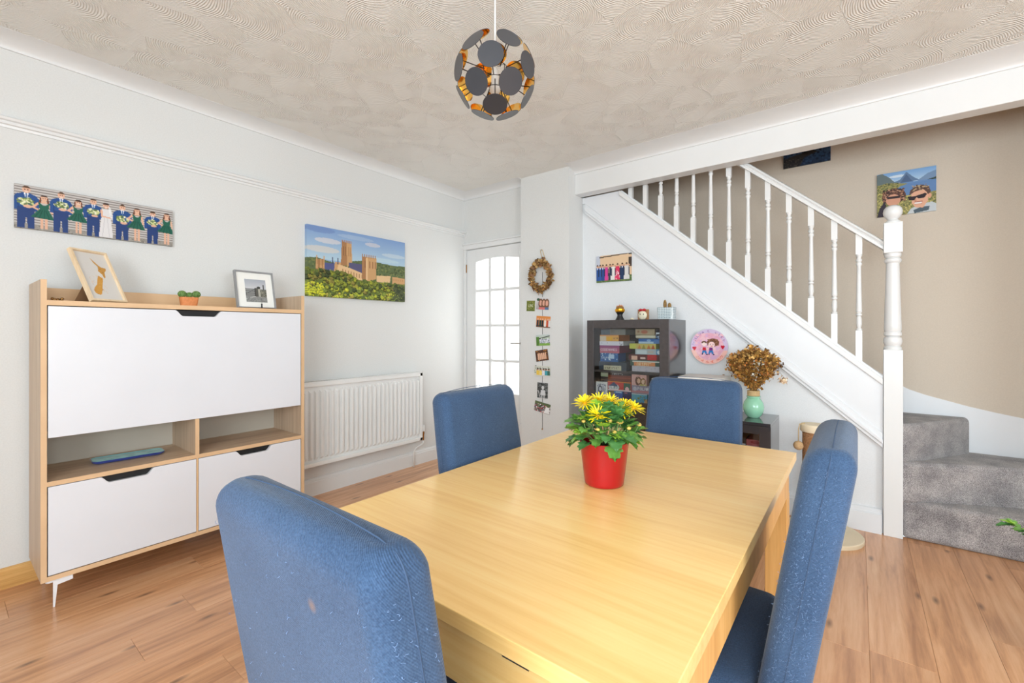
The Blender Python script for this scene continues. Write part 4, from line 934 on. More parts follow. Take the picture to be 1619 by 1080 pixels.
build(MB().tube([(0.01, -0.012, 0.11), (-0.005, -0.010, 0.16), (-0.022, -0.006, 0.215), (-0.012, -0.006, 0.232), (0.0, -0.006, 0.222), (0.015, -0.008, 0.18), (0.045, -0.016, 0.115)], 0.0025, 6), 'hanging_cord', 'twine', wr, smooth=True)
build(MB().tube([(-0.014, -0.001, 0.222), (-0.014, -0.014, 0.222)], 0.003, 8), 'nail', 'metal', wr)

# ------------------------------------------------------------ pendant lamp
LP = Vector((2.045, 1.305, 2.16)); LR = 0.152
pn = thing('pendant_lamp', 'hanging globe lamp of black discs with copper inner faces', 'lamp', tuple(LP))
build(MB().tube([(0, 0, 0.02), (0, 0, H - LP.z - 0.03)], 0.0035, 8), 'cord', 'white_plastic', pn, smooth=True)
build(MB().lathe([(0.012, H - LP.z - 0.045), (0.045, H - LP.z - 0.02), (0.05, H - LP.z)], (0, 0, 0), 24), 'ceiling_rose', 'white_plastic', pn, smooth=True, auto=40)
build(MB().lathe([(0.013, -0.035), (0.015, -0.02), (0.013, 0.02), (0.006, 0.03)], (0, 0, 0), 18), 'lamp_holder', 'white_plastic', pn, smooth=True, auto=40)
build(MB().sphere((0, 0, -0.052), 0.021, 18, 12), 'bulb', 'white_plastic', pn, smooth=True)
base = -50.1; rd_ = 0.30 * LR; disc0 = None; wire = MB()
for pol, n_d, a0 in ((22, 3, 0), (57, 6, -3), (88, 6, -6), (118, 6, 22), (151, 3, 60)):
    for k in range(n_d):
        az = R(base + a0 + (360 / n_d) * k + (30 if pol == 57 else 0)); po = R(pol)
        d = Vector((math.sin(po) * math.cos(az), math.sin(po) * math.sin(az), -math.cos(po)))
        if disc0 is None:
            mb = MB(); nn_ = 36
            for rr, z in ((rd_, 0.0),): pass
            mb.cur = 0; top = [(rd_ * math.cos(2 * PI * q / nn_), rd_ * math.sin(2 * PI * q / nn_), 0.001) for q in range(nn_)]
            bot = [(x, y, -0.001) for x, y, _ in top]; mb.add(top + bot, [tuple(range(nn_))] + [(q, q + nn_, (q + 1) % nn_ + nn_, (q + 1) % nn_)[::-1] for q in range(nn_)])
            mb.cur = 1; mb.add([(x, y, -0.0011) for x, y, _ in bot], [tuple(range(nn_ - 1, -1, -1))])
            disc0 = build(mb, 'disc', ['disc_black', 'copper'], pn); o = disc0
        else: o = disc0.copy(); COL.objects.link(o)
        o.location = d * LR * 0.96; o.rotation_mode = 'QUATERNION'; o.rotation_quaternion = d.to_track_quat('Z', 'Y')
        tip = d * (LR * 0.95)
        mid = Vector((d.x * 0.045, d.y * 0.045, -0.02 if pol < 100 else 0.03)); wire.tube([mid, mid * .4 + tip * .6, tip], 0.0019, 5)
for zz, rr in ((-0.02, 0.045), (0.03, 0.045), (-0.06, 0.05)): wire.tube([(rr * math.cos(a), rr * math.sin(a), zz) for a in np.linspace(0, 2 * PI, 25)[:-1]], 0.0014, 5, closed=True)
for k in range(3): a = k * 2.094; wire.tube([(0.045 * math.cos(a), 0.045 * math.sin(a), -0.06), (0.045 * math.cos(a), 0.045 * math.sin(a), 0.03), (0.012 * math.cos(a), 0.012 * math.sin(a), 0.032)], 0.0013, 5)
build(wire, 'wire_frame', 'wire_black', pn, smooth=True)

# ------------------------------------------------------------ glazed bookcase
bk = thing('glazed_bookcase', 'dark brown bookcase with a glass door, full of board games', 'bookcase', (1.50, 3.05, 0))
def bp_(mb, nm, m='dark_cabinet', **kw): return build(mb, nm, m, bk, **kw)
BW, BD, BH = 0.62, 0.375, 1.276
bp_(MB().box((0, 0.02, 0), (0.018, BD, BH)), 'side_panel', bev=0.001); bp_(MB().box((BW - 0.018, 0.02, 0), (BW, BD, BH)), 'side_panel', 'black_cabinet', bev=0.001)
bp_(MB().box((0.018, 0.02, BH - 0.02), (BW - 0.018, BD, BH)), 'top_board', bev=0.001); bp_(MB().box((0.018, 0.02, 0.04), (BW - 0.018, BD, 0.06)), 'bottom_board')
bp_(MB().box((0.018, BD - 0.01, 0.06), (BW - 0.018, BD, BH - 0.02)), 'back_panel')
for z in (0.885, 0.665, 0.36): bp_(MB().box((0.018, 0.03, z), (BW - 0.018, BD - 0.01, z + 0.018)), 'shelf')
gd = bp_(MB().box((0.0, 0, 0.03), (0.056, 0.018, BH)).box((0.556, 0, 0.03), (BW, 0.018, BH)).box((0.056, 0, BH - 0.06), (0.556, 0.018, BH)).box((0.056, 0, 0.03), (0.556, 0.018, 0.09)), 'door_frame', bev=0.001)
build(MB().box((0.05, 0.007, 0.085), (0.56, 0.010, BH - 0.055)), 'glass_pane', 'clear_glass', gd)
BX = [] # name, x0, x1, z0, z1, y0, depth, label, category, painter
def boxart(c, deco=None, W=60, H=20):
    P = Pt(W, H, c)
    if deco: deco(P)
    return P
def gbox(nm, x0, x1, z0, z1, yf, dp, label, side, deco, W=64, group='board games in the glazed bookcase', cat='box'):
    hh = max(8, int(W * (z1 - z0) / (x1 - x0))); P = Pt(W, hh, side); deco(P)
    return art(nm, P, x1 - x0, z1 - z0 - 0.0006, dp, onW('Y', (x0 + x1) / 2, yf + dp, (z0 + z1) / 2), side=side, label=label, cat=cat, group=group)
gb = 'board games in the glazed bookcase'
def d1(P): P.rect(12, 8, 52, 20, (214, 206, 176)); P.text('ADVENTURE', 14, 11, .62, (110, 100, 80)); P.poly([(24, 19), (40, 19), (32, 26)], (214, 206, 176)); P.rect(50, 22, 56, 24, (190, 200, 206))
gbox('game_box', 1.580, 1.800, .903, .966, 3.09, .24, 'big dark slate game box with a cream title label, lowest in its stack', (56, 70, 82), d1)
def d2(P): P.rect(0, 0, P.W, P.H, (44, 104, 168)); P.speck(4, 2, 60, 24, 30, [(60, 140, 200), (200, 226, 240), (30, 80, 140)], (1, 3)); P.rect(30, 5, 50, 18, (186, 214, 236)); P.text('ISLAND', 4, 12, .9, (210, 232, 244))
gbox('game_box', 1.592, 1.735, .966, 1.030, 3.09, .14, 'bright blue game box with pale cloud art under the pink box', (34, 88, 148), d2)
def d3(P): P.grad(0, P.H, (150, 70, 130), (206, 110, 120)); P.text('CODENAMES', 3, 9, 1.0, (250, 232, 240))
gbox('game_box', 1.588, 1.745, 1.030, 1.087, 3.09, .22, 'pink and purple game box reading CODENAMES', (140, 60, 90), d3)
def d4(P): P.rect(0, 0, P.W, P.H, (232, 228, 236)); P.text('LEXICON', 3, 3, .5, (90, 90, 100)); P.line(54, 3, 57, 10, 1, (60, 60, 60)); P.line(57, 10, 62, 4, 1, (60, 60, 60))
gbox('game_box', 1.585, 1.775, 1.087, 1.119, 3.09, .22, 'slim white game box between the pink and orange boxes', (222, 220, 222), d4)
def d5(P): P.rect(0, 0, P.W, P.H, (238, 176, 84)); P.rect(0, 4, 22, P.H, (226, 206, 180)); P.rect(22, 6, 42, P.H - 2, (242, 178, 40)); P.text('CATAN', 45, 8, .55, (120, 60, 30)); P.rect(0, 0, P.W, 3, (226, 150, 90))
gbox('game_box', 1.588, 1.740, 1.119, 1.166, 3.09, .20, 'orange game box on top of the slim white box', (200, 112, 44), d5)
def d6(P): P.rect(0, 0, P.W, P.H, (138, 136, 130)); P.line(4, 5, 22, 5, 1.2, (110, 108, 104)); P.line(4, 10, 18, 10, 1.2, (110, 108, 104))
gbox('game_box', 1.655, 1.780, 1.166, 1.208, 3.12, .18, 'plain grey game box at the very top left of the bookcase', (128, 126, 120), d6)
gbox('game_box', 1.572, 1.650, 1.166, 1.206, 3.14, .16, 'dull blue-grey box in the top left corner of the bookcase', (96, 110, 120), lambda P: None)
# right stack
def e0(P): P.rect(0, 0, P.W, P.H, (212, 204, 210)); P.speck(0, 0, P.W, P.H, 20, [(196, 190, 200)], (1, 2))
gbox('game_box', 1.83, 2.055, .903, .944, 3.12, .22, 'pale lilac game box at the bottom of the right stack', (200, 196, 206), e0)
def e1(P): P.rect(0, 0, P.W, P.H, (70, 96, 84)); P.rect(8, 4, 50, P.H, (232, 150, 96)); P.rect(5, 2, 60, 4, (226, 226, 216)); P.text('ORIENT', 14, 5, .8, (250, 226, 180))
gbox('game_box', 1.82, 2.055, .944, .986, 3.11, .22, 'green and orange game box in the right stack', (66, 92, 84), e1)
def e2(P): P.rect(0, 0, P.W, P.H, (110, 56, 56)); P.rect(6, 3, 18, 11, (244, 196, 170)); P.rect(24, 5, 34, 8, (240, 210, 200)); P.rect(38, 0, 56, P.H, (206, 60, 60))
gbox('game_box', 1.805, 2.040, .986, 1.026, 3.12, .22, 'dark red game box in the right stack', (96, 50, 50), e2)
def e3(P): P.rect(0, 0, P.W, P.H, (186, 200, 206)); P.rect(4, 3, 28, 11, (220, 230, 232)); P.rect(50, 0, 64, P.H, (90, 150, 190)); P.ell(56, 7, 4, 4, (226, 240, 246)); P.rect(30, 4, 44, 10, (200, 190, 180))
gbox('game_box', 1.855, 2.050, 1.026, 1.066, 3.12, .20, 'pale grey-blue game box under the yellow one', (160, 184, 196), e3)
def e4(P):
    P.rect(0, 0, P.W, P.H, (216, 196, 110)); P.rect(0, 0, 16, P.H, (214, 214, 96))
    for x in (20, 30, 42, 52): P.poly([(x, P.H), (x + 5, 2), (x + 10, P.H)], [(214, 120, 60), (196, 90, 50), (226, 150, 90), (170, 150, 70)][(x // 10) % 4])
gbox('game_box', 1.815, 2.010, 1.066, 1.104, 3.11, .22, 'yellow game box with orange peaks in the right stack', (190, 190, 80), e4)
def e5(P): P.rect(0, 0, P.W, P.H, (58, 110, 180)); P.rect(0, P.H - 6, 44, P.H, (190, 214, 236)); P.rect(44, 4, 64, P.H, (86, 130, 190)); P.ell(30, 5, 6, 3, (150, 190, 230))
gbox('game_box', 1.880, 2.040, 1.104, 1.140, 3.12, .18, 'small light blue game box below the cream roll', (50, 92, 150), e5)
cr = build(MB().tube([(1.850, 3.15, 1.1535), (1.855, 3.15, 1.1535), (1.995, 3.15, 1.1535), (2.0, 3.15, 1.1535)], [0.011, 0.0132, 0.0132, 0.011], 16), 'paper_roll', 'cream', smooth=True, auto=50, label='cream roll lying between the blue and tan boxes', cat='roll', group=gb)
def e6(P): P.rect(0, 0, P.W, P.H, (196, 172, 140)); P.ell(30, 9, 11, 5, (190, 116, 90)); P.ell(10, 8, 4, 3, (176, 130, 100))
gbox('game_box', 1.852, 1.995, 1.167, 1.209, 3.13, .16, 'tan game box with a red oval, top of the right stack', (184, 160, 130), e6)
def e7(P): P.rect(0, 0, P.W, P.H, (30, 34, 50)); P.rect(2, 12, P.W, 18, (226, 232, 240)); P.speck(0, 20, P.W, P.H, 20, [(90, 130, 180), (190, 200, 210)], (1, 3))
gbox('game_box', 2.012, 2.055, 1.140, 1.206, 3.10, .18, 'dark narrow box in the top right corner of the bookcase', (28, 32, 46), e7, W=24)
# middle shelf
zs = .683
def f1(P): P.rect(0, 0, P.W, P.H, (24, 84, 170)); P.rect(0, 0, P.W, 8, (60, 140, 200)); P.rect(6, 3, P.W - 4, 6, (210, 230, 244))
gbox('game_box', 1.700, 1.765, zs, .752, 3.10, .18, 'small royal blue box under the red board game', (20, 66, 140), f1, W=30)
gbox('game_box', 1.767, 1.835, zs, .752, 3.11, .18, 'navy box beside the small royal blue box', (26, 44, 96), lambda P: P.rect(4, 4, 14, 7, (190, 120, 130)), W=30)
gbox('game_box', 1.640, 1.698, zs, .752, 3.12, .18, 'mottled grey box behind the black-and-white framed photo', (150, 132, 112), lambda P: P.speck(0, 0, 30, 30, 40, [(110, 96, 84), (180, 160, 130)], (1, 2)), W=30)
def f2(P): P.rect(0, 0, P.W, P.H, (206, 62, 50)); P.rect(0, 0, P.W, 2, (230, 150, 40)); P.ell(18, 15, 15, 8, (232, 232, 232)); P.poly([(4, 12), (18, 2), (30, 12)], (50, 70, 110)); P.text('CLUEDO', 5, 12, .8, (60, 90, 90)); P.rect(44, 3, 62, P.H, (60, 96, 76)); P.ell(53, 18, 5, 6, (236, 190, 190)); P.rect(0, P.H - 4, P.W, P.H, (226, 200, 200))
gbox('game_box', 1.650, 1.836, .752, .822, 3.09, .22, 'red board game box with a white and blue emblem', (190, 50, 44), f2)
def f3(P): P.rect(0, 0, P.W, P.H, (126, 56, 40)); P.rect(0, 0, P.W, 6, (54, 44, 46)); P.text('IDENTITY', 12, 1, .62, (210, 206, 206)); P.line(0, 12, P.W, 12, 1, (160, 80, 56))
gbox('game_box', 1.650, 1.832, .822, .884, 3.10, .20, 'dark brown-red game box on top of the red one', (110, 50, 38), f3)
def f4(P): P.rect(0, 0, P.W, P.H, (204, 212, 170)); P.rect(2, 4, P.W - 10, 9, (226, 228, 200)); P.rect(P.W - 6, P.H - 8, P.W, P.H, (230, 170, 140))
def g1(P): P.rect(0, 0, P.W, P.H, (96, 170, 190)); P.speck(20, 6, 50, 30, 20, [(120, 140, 80), (80, 150, 190)], (2, 4)); P.ell(56, P.H, 16, 14, (216, 170, 120)); P.rect(0, 0, P.W, 2, (220, 232, 232))
gbox('game_box', 1.840, 1.955, zs, .744, 3.09, .2, 'turquoise box with sandy island art', (90, 150, 166), g1, W=50)
def g2(P): P.rect(0, 0, P.W, P.H, (150, 140, 156)); P.rect(0, P.H - 10, P.W, P.H - 4, (190, 130, 136)); P.text('POLAR', 18, 5, 1.1, (240, 240, 244)); P.ell(10, 10, 6, 6, (190, 186, 200))
gbox('game_box', 1.840, 1.975, .744, .804, 3.09, .2, 'grey-lilac box lettered in white on the turquoise box', (140, 130, 146), g2, W=54)
def g3(P): P.rect(0, 0, P.W, P.H, (226, 176, 166)); P.ell(22, 20, 10, 14, (110, 70, 50)); P.ell(24, 20, 6, 8, (232, 190, 160)); P.ell(38, 22, 9, 12, (150, 110, 60)); P.ell(38, 22, 5, 7, (236, 200, 170)); P.rect(28, 30, 50, 40, (200, 190, 110)); P.speck(0, 0, 50, 40, 30, [(236, 200, 190), (200, 140, 130)], (1, 2))
gbox('game_box', 1.840, 1.950, .804, .882, 3.09, .05, 'pink picture box showing two faces', (214, 170, 160), g3, W=50)
bx_ = gbox('game_box', 1.975, 2.055, zs, .86, 3.12, .2, 'cream box standing in the right of the middle shelf', (226, 220, 206), lambda P: P.rect(6, 6, 24, 20, (200, 190, 170)), W=30)
# framed photo
pf = thing('framed_portrait', 'small white frame with a black-and-white portrait inside the bookcase', 'picture', (1.608, 3.084, zs + .0006))
P = Pt(44, 58, (200, 200, 206)); P.speck(0, 0, 44, 58, 120, [(150, 150, 160), (220, 220, 226), (110, 112, 124)], (1, 3)); P.ell(15, 24, 10, 16, (70, 72, 84)); P.ell(15, 24, 6, 9, (214, 214, 220)); P.ell(30, 30, 8, 14, (170, 172, 182)); P.rect(2, 40, 24, 58, (96, 98, 112))
art('portrait_print', P, 0.070, 0.100, 0.001, onW('Y', 0, -0.0062, 0.066), pf)
build(MB().box((-0.046, -0.006, 0), (0.046, 0.006, 0.13)), 'frame', 'paper_white', pf, bev=0.001)
gbox('game_box', 1.560, 1.646, .845, .884, 3.16, .18, 'pale green box above the small framed portrait', (206, 212, 176), f4, W=34)
gbox('game_box', 1.560, 1.646, zs, .845, 3.16, .18, 'tall dark box standing behind the small framed portrait', (60, 54, 56), lambda P: None, W=34)

# ornaments on top of the bookcase
zt_ = BH + 0.0005
og = thing('cactus_ornament', 'black pedestal pot with a gold bowl holding a spiny dry cactus', 'plant', (1.700, 3.20, zt_))
build(MB().lathe([(0.034, 0), (0.034, 0.004), (0.024, 0.022), (0.018, 0.040), (0.024, 0.054), (0.032, 0.062)], n=28), 'pedestal', 'black_satin', og, smooth=True, auto=50)
build(MB().lathe([(0.032, 0.062), (0.037, 0.072), (0.036, 0.086), (0.030, 0.088)], n=28), 'bowl', 'gold', og, smooth=True, auto=50)
build(ribbed(MB(), (0, 0, 0.092), 0.027, 0.018, ribs=14), 'cactus', 'cactus_brown', og, smooth=True)
mb = MB()
for k in range(70):
    a, t = rng.uniform(0, 2 * PI), rng.uniform(0.1, 1.3); d = Vector((math.sin(t) * math.cos(a), math.sin(t) * math.sin(a), math.cos(t))); q = Vector((d.x * .027, d.y * .027, 0.092 + d.z * .018)); s_ = d.orthogonal() * 0.0008
    mb.add([q - s_, q + s_, q + d * 0.012], [(0, 1, 2)])
build(mb, 'spines', 'terracotta', og, kind='stuff')
fg = thing('round_figurine', 'small cream round figurine with a red bow against a patterned tile', 'ornament', (1.878, 3.20, zt_))
build(MB().box((-0.042, 0.012, 0), (0.042, 0.020, 0.078)), 'tile', 'wicker', fg, bev=0.001)
build(MB().sphere((0, 0, 0.034), 0.034, 20, 12, (1, .45, 1)), 'body', 'cream', fg, smooth=True)
for sx in (-1, 1): build(MB().sphere((sx * 0.012, -0.015, 0.042), 0.004, 10, 6), 'eye', 'black_satin', fg, smooth=True)
mb = MB(); mb.sphere((-0.014, -0.004, 0.074), 0.012, 12, 8, (1.2, .5, .8)); mb.sphere((0.014, -0.004, 0.074), 0.012, 12, 8, (1.2, .5, .8)); mb.sphere((0, -0.008, 0.074), 0.007, 10, 6)
build(mb, 'bow', 'red_bow', fg, smooth=True)
mb = MB(); mb.sphere((1.80, 3.19, zt_ + 0.008), 0.008, 10, 8, (2, 1, 1)); mb.sphere((1.812, 3.185, zt_ + 0.006), 0.006, 10, 8)
build(mb, 'pebble_ornament', 'cream', smooth=True, label='tiny cream pebbles between the gold bowl and the figurine', cat='ornament')
pp = thing('potted_cactus', 'two brown cactus stubs in a grey patterned pot on the bookcase', 'plant', (2.052, 3.21, zt_))
m, nt, b = base_mat('pattern_pot2', (190, 202, 206), 0.6); v = coords(nt, (17, 17, 17)); ck = node(nt, 'ShaderNodeTexVoronoi', feature='DISTANCE_TO_EDGE'); ck.inputs['Randomness'].default_value = 0.15; nt.links.new(v, ck.inputs['Vector'])
nt.links.new(ramp(nt, ck.outputs[0], [(0.10, (226, 234, 236)), (0.22, (120, 142, 152))]), b.inputs['Base Color'])
S2 = lambda d, z: [(x, y, z) for x, y in rrect(0.058 - d, 0.045 - d, 0.016)]
build(loft(MB(), [S2(0.002, 0), S2(0, 0.086), S2(0.004, 0.086), S2(0.005, 0.074)]), 'pot', 'pattern_pot2', pp, smooth=True, auto=40)
build(ribbed(MB(), (-0.012, 0, 0.107), 0.0115, 0.036), 'cactus', 'cactus_brown', pp, smooth=True)
build(ribbed(MB(), (0.020, 0, 0.096), 0.0125, 0.024), 'cactus', 'cactus_brown', pp, smooth=True)

# ------------------------------------------------------------ low black cabinet, white box, vase, bouquet
lc = thing('low_cabinet', 'low black open cabinet beside the glazed bookcase', 'cabinet', (2.125, 3.055, 0))
LW, LD, LH = 0.597, 0.37, 0.638
def lp(mb, nm, m='black_cabinet', **kw): return build(mb, nm, m, lc, bev=0.001, **kw)
lp(MB().box((0, 0, LH - 0.018), (LW, LD, LH)), 'top_board'); lp(MB().box((0, 0.004, 0), (0.018, LD, LH - 0.018)), 'side_panel'); lp(MB().box((LW - 0.018, 0.004, 0), (LW, LD, LH - 0.018)), 'side_panel')
lp(MB().box((0.018, LD - 0.01, 0.05), (LW - 0.018, LD, LH - 0.018)), 'back_panel'); lp(MB().box((0.018, 0.03, 0.05), (LW - 0.018, LD - 0.01, 0.068)), 'bottom_board'); lp(MB().box((0.018, 0.03, 0.40), (LW - 0.018, LD - 0.01, 0.418)), 'shelf')
o = lp(MB().box((0.0, 0.0, 0.04), (0.060, 0.016, LH - 0.020)).box((LW - 0.060, 0, 0.04), (LW, 0.016, LH - 0.020)).box((0.060, 0, LH - 0.07), (LW - 0.060, 0.016, LH - 0.020)).box((0.060, 0, 0.04), (LW - 0.060, 0.016, 0.10)), 'door_frame')
build(MB().box((0.055, 0.006, 0.095), (LW - 0.055, 0.009, LH - 0.065)), 'glass_pane', 'clear_glass', o)
def h1(P): P.rect(0, 0, P.W, P.H, (40, 84, 160)); P.rect(0, 6, 40, 8, (90, 130, 200)); P.ell(56, P.H - 6, 4, 4, (220, 224, 236))
def h2(P): P.rect(0, 0, P.W, P.H, (28, 28, 36)); P.text('TICKET', 3, 4, .9, (236, 236, 236)); P.rect(0, P.H - 4, P.W, P.H - 2, (230, 230, 230))
def h3(P): P.rect(0, 0, P.W, P.H, (186, 96, 100)); P.ell(26, 8, 14, 5, (150, 40, 56)); P.rect(0, P.H - 3, P.W, P.H, (236, 226, 226))
g2_ = 'game boxes in the low black cabinet'
gbox('game_box', 2.40, 2.675, .4185, .478, 3.10, .2, 'wide royal blue game box in the low black cabinet', (32, 70, 140), h1, group=g2_)
gbox('game_box', 2.43, 2.580, .478, .528, 3.10, .2, 'black game box with white lettering in the low cabinet', (26, 26, 34), h2, W=46, group=g2_)
gbox('game_box', 2.585, 2.672, .478, .522, 3.10, .2, 'dull red game box in the low black cabinet', (150, 70, 76), h3, W=46, group=g2_)
wb = thing('storage_box', 'plain off-white box on the low cabinet, peeping over the far chair', 'box', (2.160, 3.13, LH + 0.0005))
build(MB().box((0, 0, 0), (0.27, 0.26, 0.225)), 'box_body', 'cream', wb, bev=0.003)
build(MB().box((-0.004, -0.004, 0.21), (0.274, 0.264, 0.246)), 'lid', 'paper_white', wb, bev=0.003)
vs_ = thing('vase', 'round mint green glazed vase with twine round its neck', 'vase', (2.600, 3.245, LH + 0.0005))
build(MB().lathe([(0.034, 0), (0.036, 0.003), (0.050, 0.020), (0.059, 0.045), (0.061, 0.068), (0.056, 0.094), (0.044, 0.114), (0.036, 0.122), (0.041, 0.132), (0.041, 0.137), (0.033, 0.137), (0.031, 0.120)], n=40), 'vase_body', 'mint_glaze', vs_, smooth=True, auto=60)
mb = MB()
for k in range(6): mb.tube([(0.034 * math.cos(a), 0.034 * math.sin(a), 0.141 + k * 0.0055) for a in np.linspace(0, 2 * PI, 25)[:-1]], 0.0034, 6, closed=True)
build(mb, 'twine_wrap', 'twine', vs_, smooth=True)
bq_ = thing('dried_bouquet', 'big bunch of dried golden brown flowers in the mint vase', 'flowers', (2.600, 3.245, LH + 0.06))
mb = MB(); tips = []
for k in range(120):
    a, q = rng.uniform(0, 2 * PI), rng.uniform(0, 1) ** .6
    t = Vector((math.cos(a) * q * 0.150, math.sin(a) * q * 0.10 - 0.02, 0.24 + 0.125 * (1 - q * q * .8) + rng.uniform(-.05, .03)))
    tips.append(t); b0v = Vector((math.cos(a) * .008, math.sin(a) * .008, 0.0)); m1 = Vector((math.cos(a) * .022 * q, math.sin(a) * .022 * q, 0.12))
    mb.tube([b0v, m1, (m1 + t) * .5 + Vector((0, 0, .01)), t], 0.0012, 4)
build(mb, 'stems', 'cactus_brown', bq_, kind='stuff')
def bpos(rs):
    t = tips[rs.randint(len(tips))]; f = rs.uniform(.30, 1.0); m1 = Vector((0, 0, .10))
    p = Vector((t.x * f * f, t.y * f * f, .085 * (1 - f) + t.z * f)) + Vector(rs.normal(0, .004 + .012 * f, 3)); return p, (t.x * 3 + rs.normal(0, .5), t.y * 3 + rs.normal(0, .5), .5 + rs.normal(0, .6))
scatter('dried_blossoms', bq_, 5600, bpos, (.009, .024), [(176, 128, 58), (204, 150, 70), (150, 104, 48), (222, 170, 92), (128, 90, 48), (188, 120, 60)], 8, .45)
def bpos5(rs):
    a, q, f = rs.uniform(0, 2 * PI), rs.uniform(0, 1) ** .5, rs.uniform(.25, 1) ** .7
    return Vector((math.cos(a) * q * .150 * f, math.sin(a) * q * .095 * f - .012, .085 + (.285 - .06 * q * q) * f)) + Vector(rs.normal(0, .006, 3)), (math.cos(a) * q + rs.normal(0, .4), math.sin(a) * q + rs.normal(0, .4), .7 + rs.normal(0, .4))
scatter('dried_petals', bq_, 3400, bpos5, (.010, .026), [(186, 140, 70), (212, 164, 88), (160, 116, 60), (228, 184, 112), (140, 104, 60), (200, 140, 80)], 18, .4)
def bpos2(rs):
    a = rs.uniform(0, 1); p = Vector((0.02 + .03 * a, -0.11, 0.20 + .12 * a)) + Vector(rs.normal(0, .014, 3)); return p, rs.normal(0, 1, 3)
scatter('pale_sprays', bq_, 50, bpos2, (.008, .016), [(186, 184, 170), (206, 204, 190)], 9)
spg = MB(); spg.tube([(0.02, 0, .12), (0.08, -0.01, .20), (0.15, -0.01, .235), (0.165, -0.01, .215)], .0012, 4); spg.tube([(0.02, 0, .12), (0.09, -0.01, .24), (0.16, -0.01, .29)], .0012, 4)
build(spg, 'side_stems', 'cactus_brown', bq_)
def bpos3(rs): return Vector((0.165, -0.01, .20)) + Vector(rs.normal(0, .009, 3)), (rs.normal(0, .6), rs.normal(0, .5), -1)
scatter('straw_flower', bq_, 60, bpos3, (.012, .028), [(232, 206, 176), (220, 186, 150)], 10, .25)
def bpos4(rs): a = rs.uniform(0, 1); return Vector((0.06 + .11 * a, -0.01, .20 + .095 * a)) + Vector(rs.normal(0, .006, 3)), rs.normal(0, 1, 3)
scatter('side_buds', bq_, 90, bpos4, (.006, .013), [(110, 82, 66), (90, 66, 54)], 11, .5)

# ------------------------------------------------------------ cat scratching post
ct = thing('scratching_post', 'cat scratching post with round pale base and hanging sisal ball', 'cat post', (2.965, 3.19, 0))
build(MB().lathe([(0.198, 0), (0.2, 0.003), (0.2, 0.022), (0.197, 0.025)], n=48), 'base', 'pale_board', ct, smooth=True, auto=40)
px_ = -0.04
mb = MB()
for k in range(70): mb.tube([(px_ + 0.052 * math.cos(a), 0.052 * math.sin(a), 0.029 + k * 0.0082) for a in np.linspace(0, 2 * PI, 17)[:-1]], 0.0042, 5, closed=True)
mb.lathe([(0.051, 0.025), (0.051, 0.60)], (px_, 0, 0), 20)
build(mb, 'wound_post', 'wicker', ct, smooth=True)
build(MB().lathe([(0.062, 0.598), (0.066, 0.603), (0.066, 0.636), (0.060, 0.643)], (px_, 0, 0), 32), 'cap', 'pale_board', ct, smooth=True, auto=40)
ox, oy = px_ - 0.062, -0.028
build(MB().tube([(px_ - 0.04, -0.02, 0.646), (ox - .004, oy, 0.640), (ox - .009, oy, 0.61), (ox - .010, oy, 0.535)], 0.003, 6), 'rope', 'twine', ct, smooth=True)
build(MB().sphere((ox - .010, oy, 0.511), 0.027, 20, 14), 'ball', 'sisal', ct, smooth=True)

# ------------------------------------------------------------ dining table
tb = thing('dining_table', 'rectangular oak dining table in the middle of the room', 'table', (2.527, 1.227, 0))
TX, TY, TZ = 0.4285, 0.7185, 0.745
build(MB().box((-TX, -TY, TZ - 0.028), (TX, TY, TZ)), 'tabletop', 'oak_table', tb, bev=0.0015)
ap = MB(); i_ = 0.035
for a, b_ in (((-TX + i_, -TY + .03, .60), (TX - i_, -TY + .052, .695)), ((-TX + i_, TY - .052, .60), (TX - i_, TY - .03, .695)), ((-TX + .02, -TY + i_, .60), (-TX + .042, TY - i_, .715)), ((TX - .042, -TY + i_, .60), (TX - .02, TY - i_, .715))):
    build(MB().box(a, b_), 'apron', 'oak_table' if a[2] and (b_[0] - a[0]) > .3 else 'oak_leg', tb, bev=0.001)
build(MB().box((-TX + .06, -TY + .055, .697), (TX - .06, TY - .055, .716)), 'extension_leaf', 'oak_table', tb)
build(MB().box((0.18, -TY + .02, .697), (0.23, -TY + .05, .704)), 'leaf_catch', 'metal', tb)
for sx in (-1, 1):
    for sy in (-1, 1): x, y = sx * (TX - .055), sy * (TY - .055); build(MB().box((x - .035, y - .035, 0), (x + .035, y + .035, .716 if False else .60)), 'leg', 'oak_leg', tb, bev=0.002)

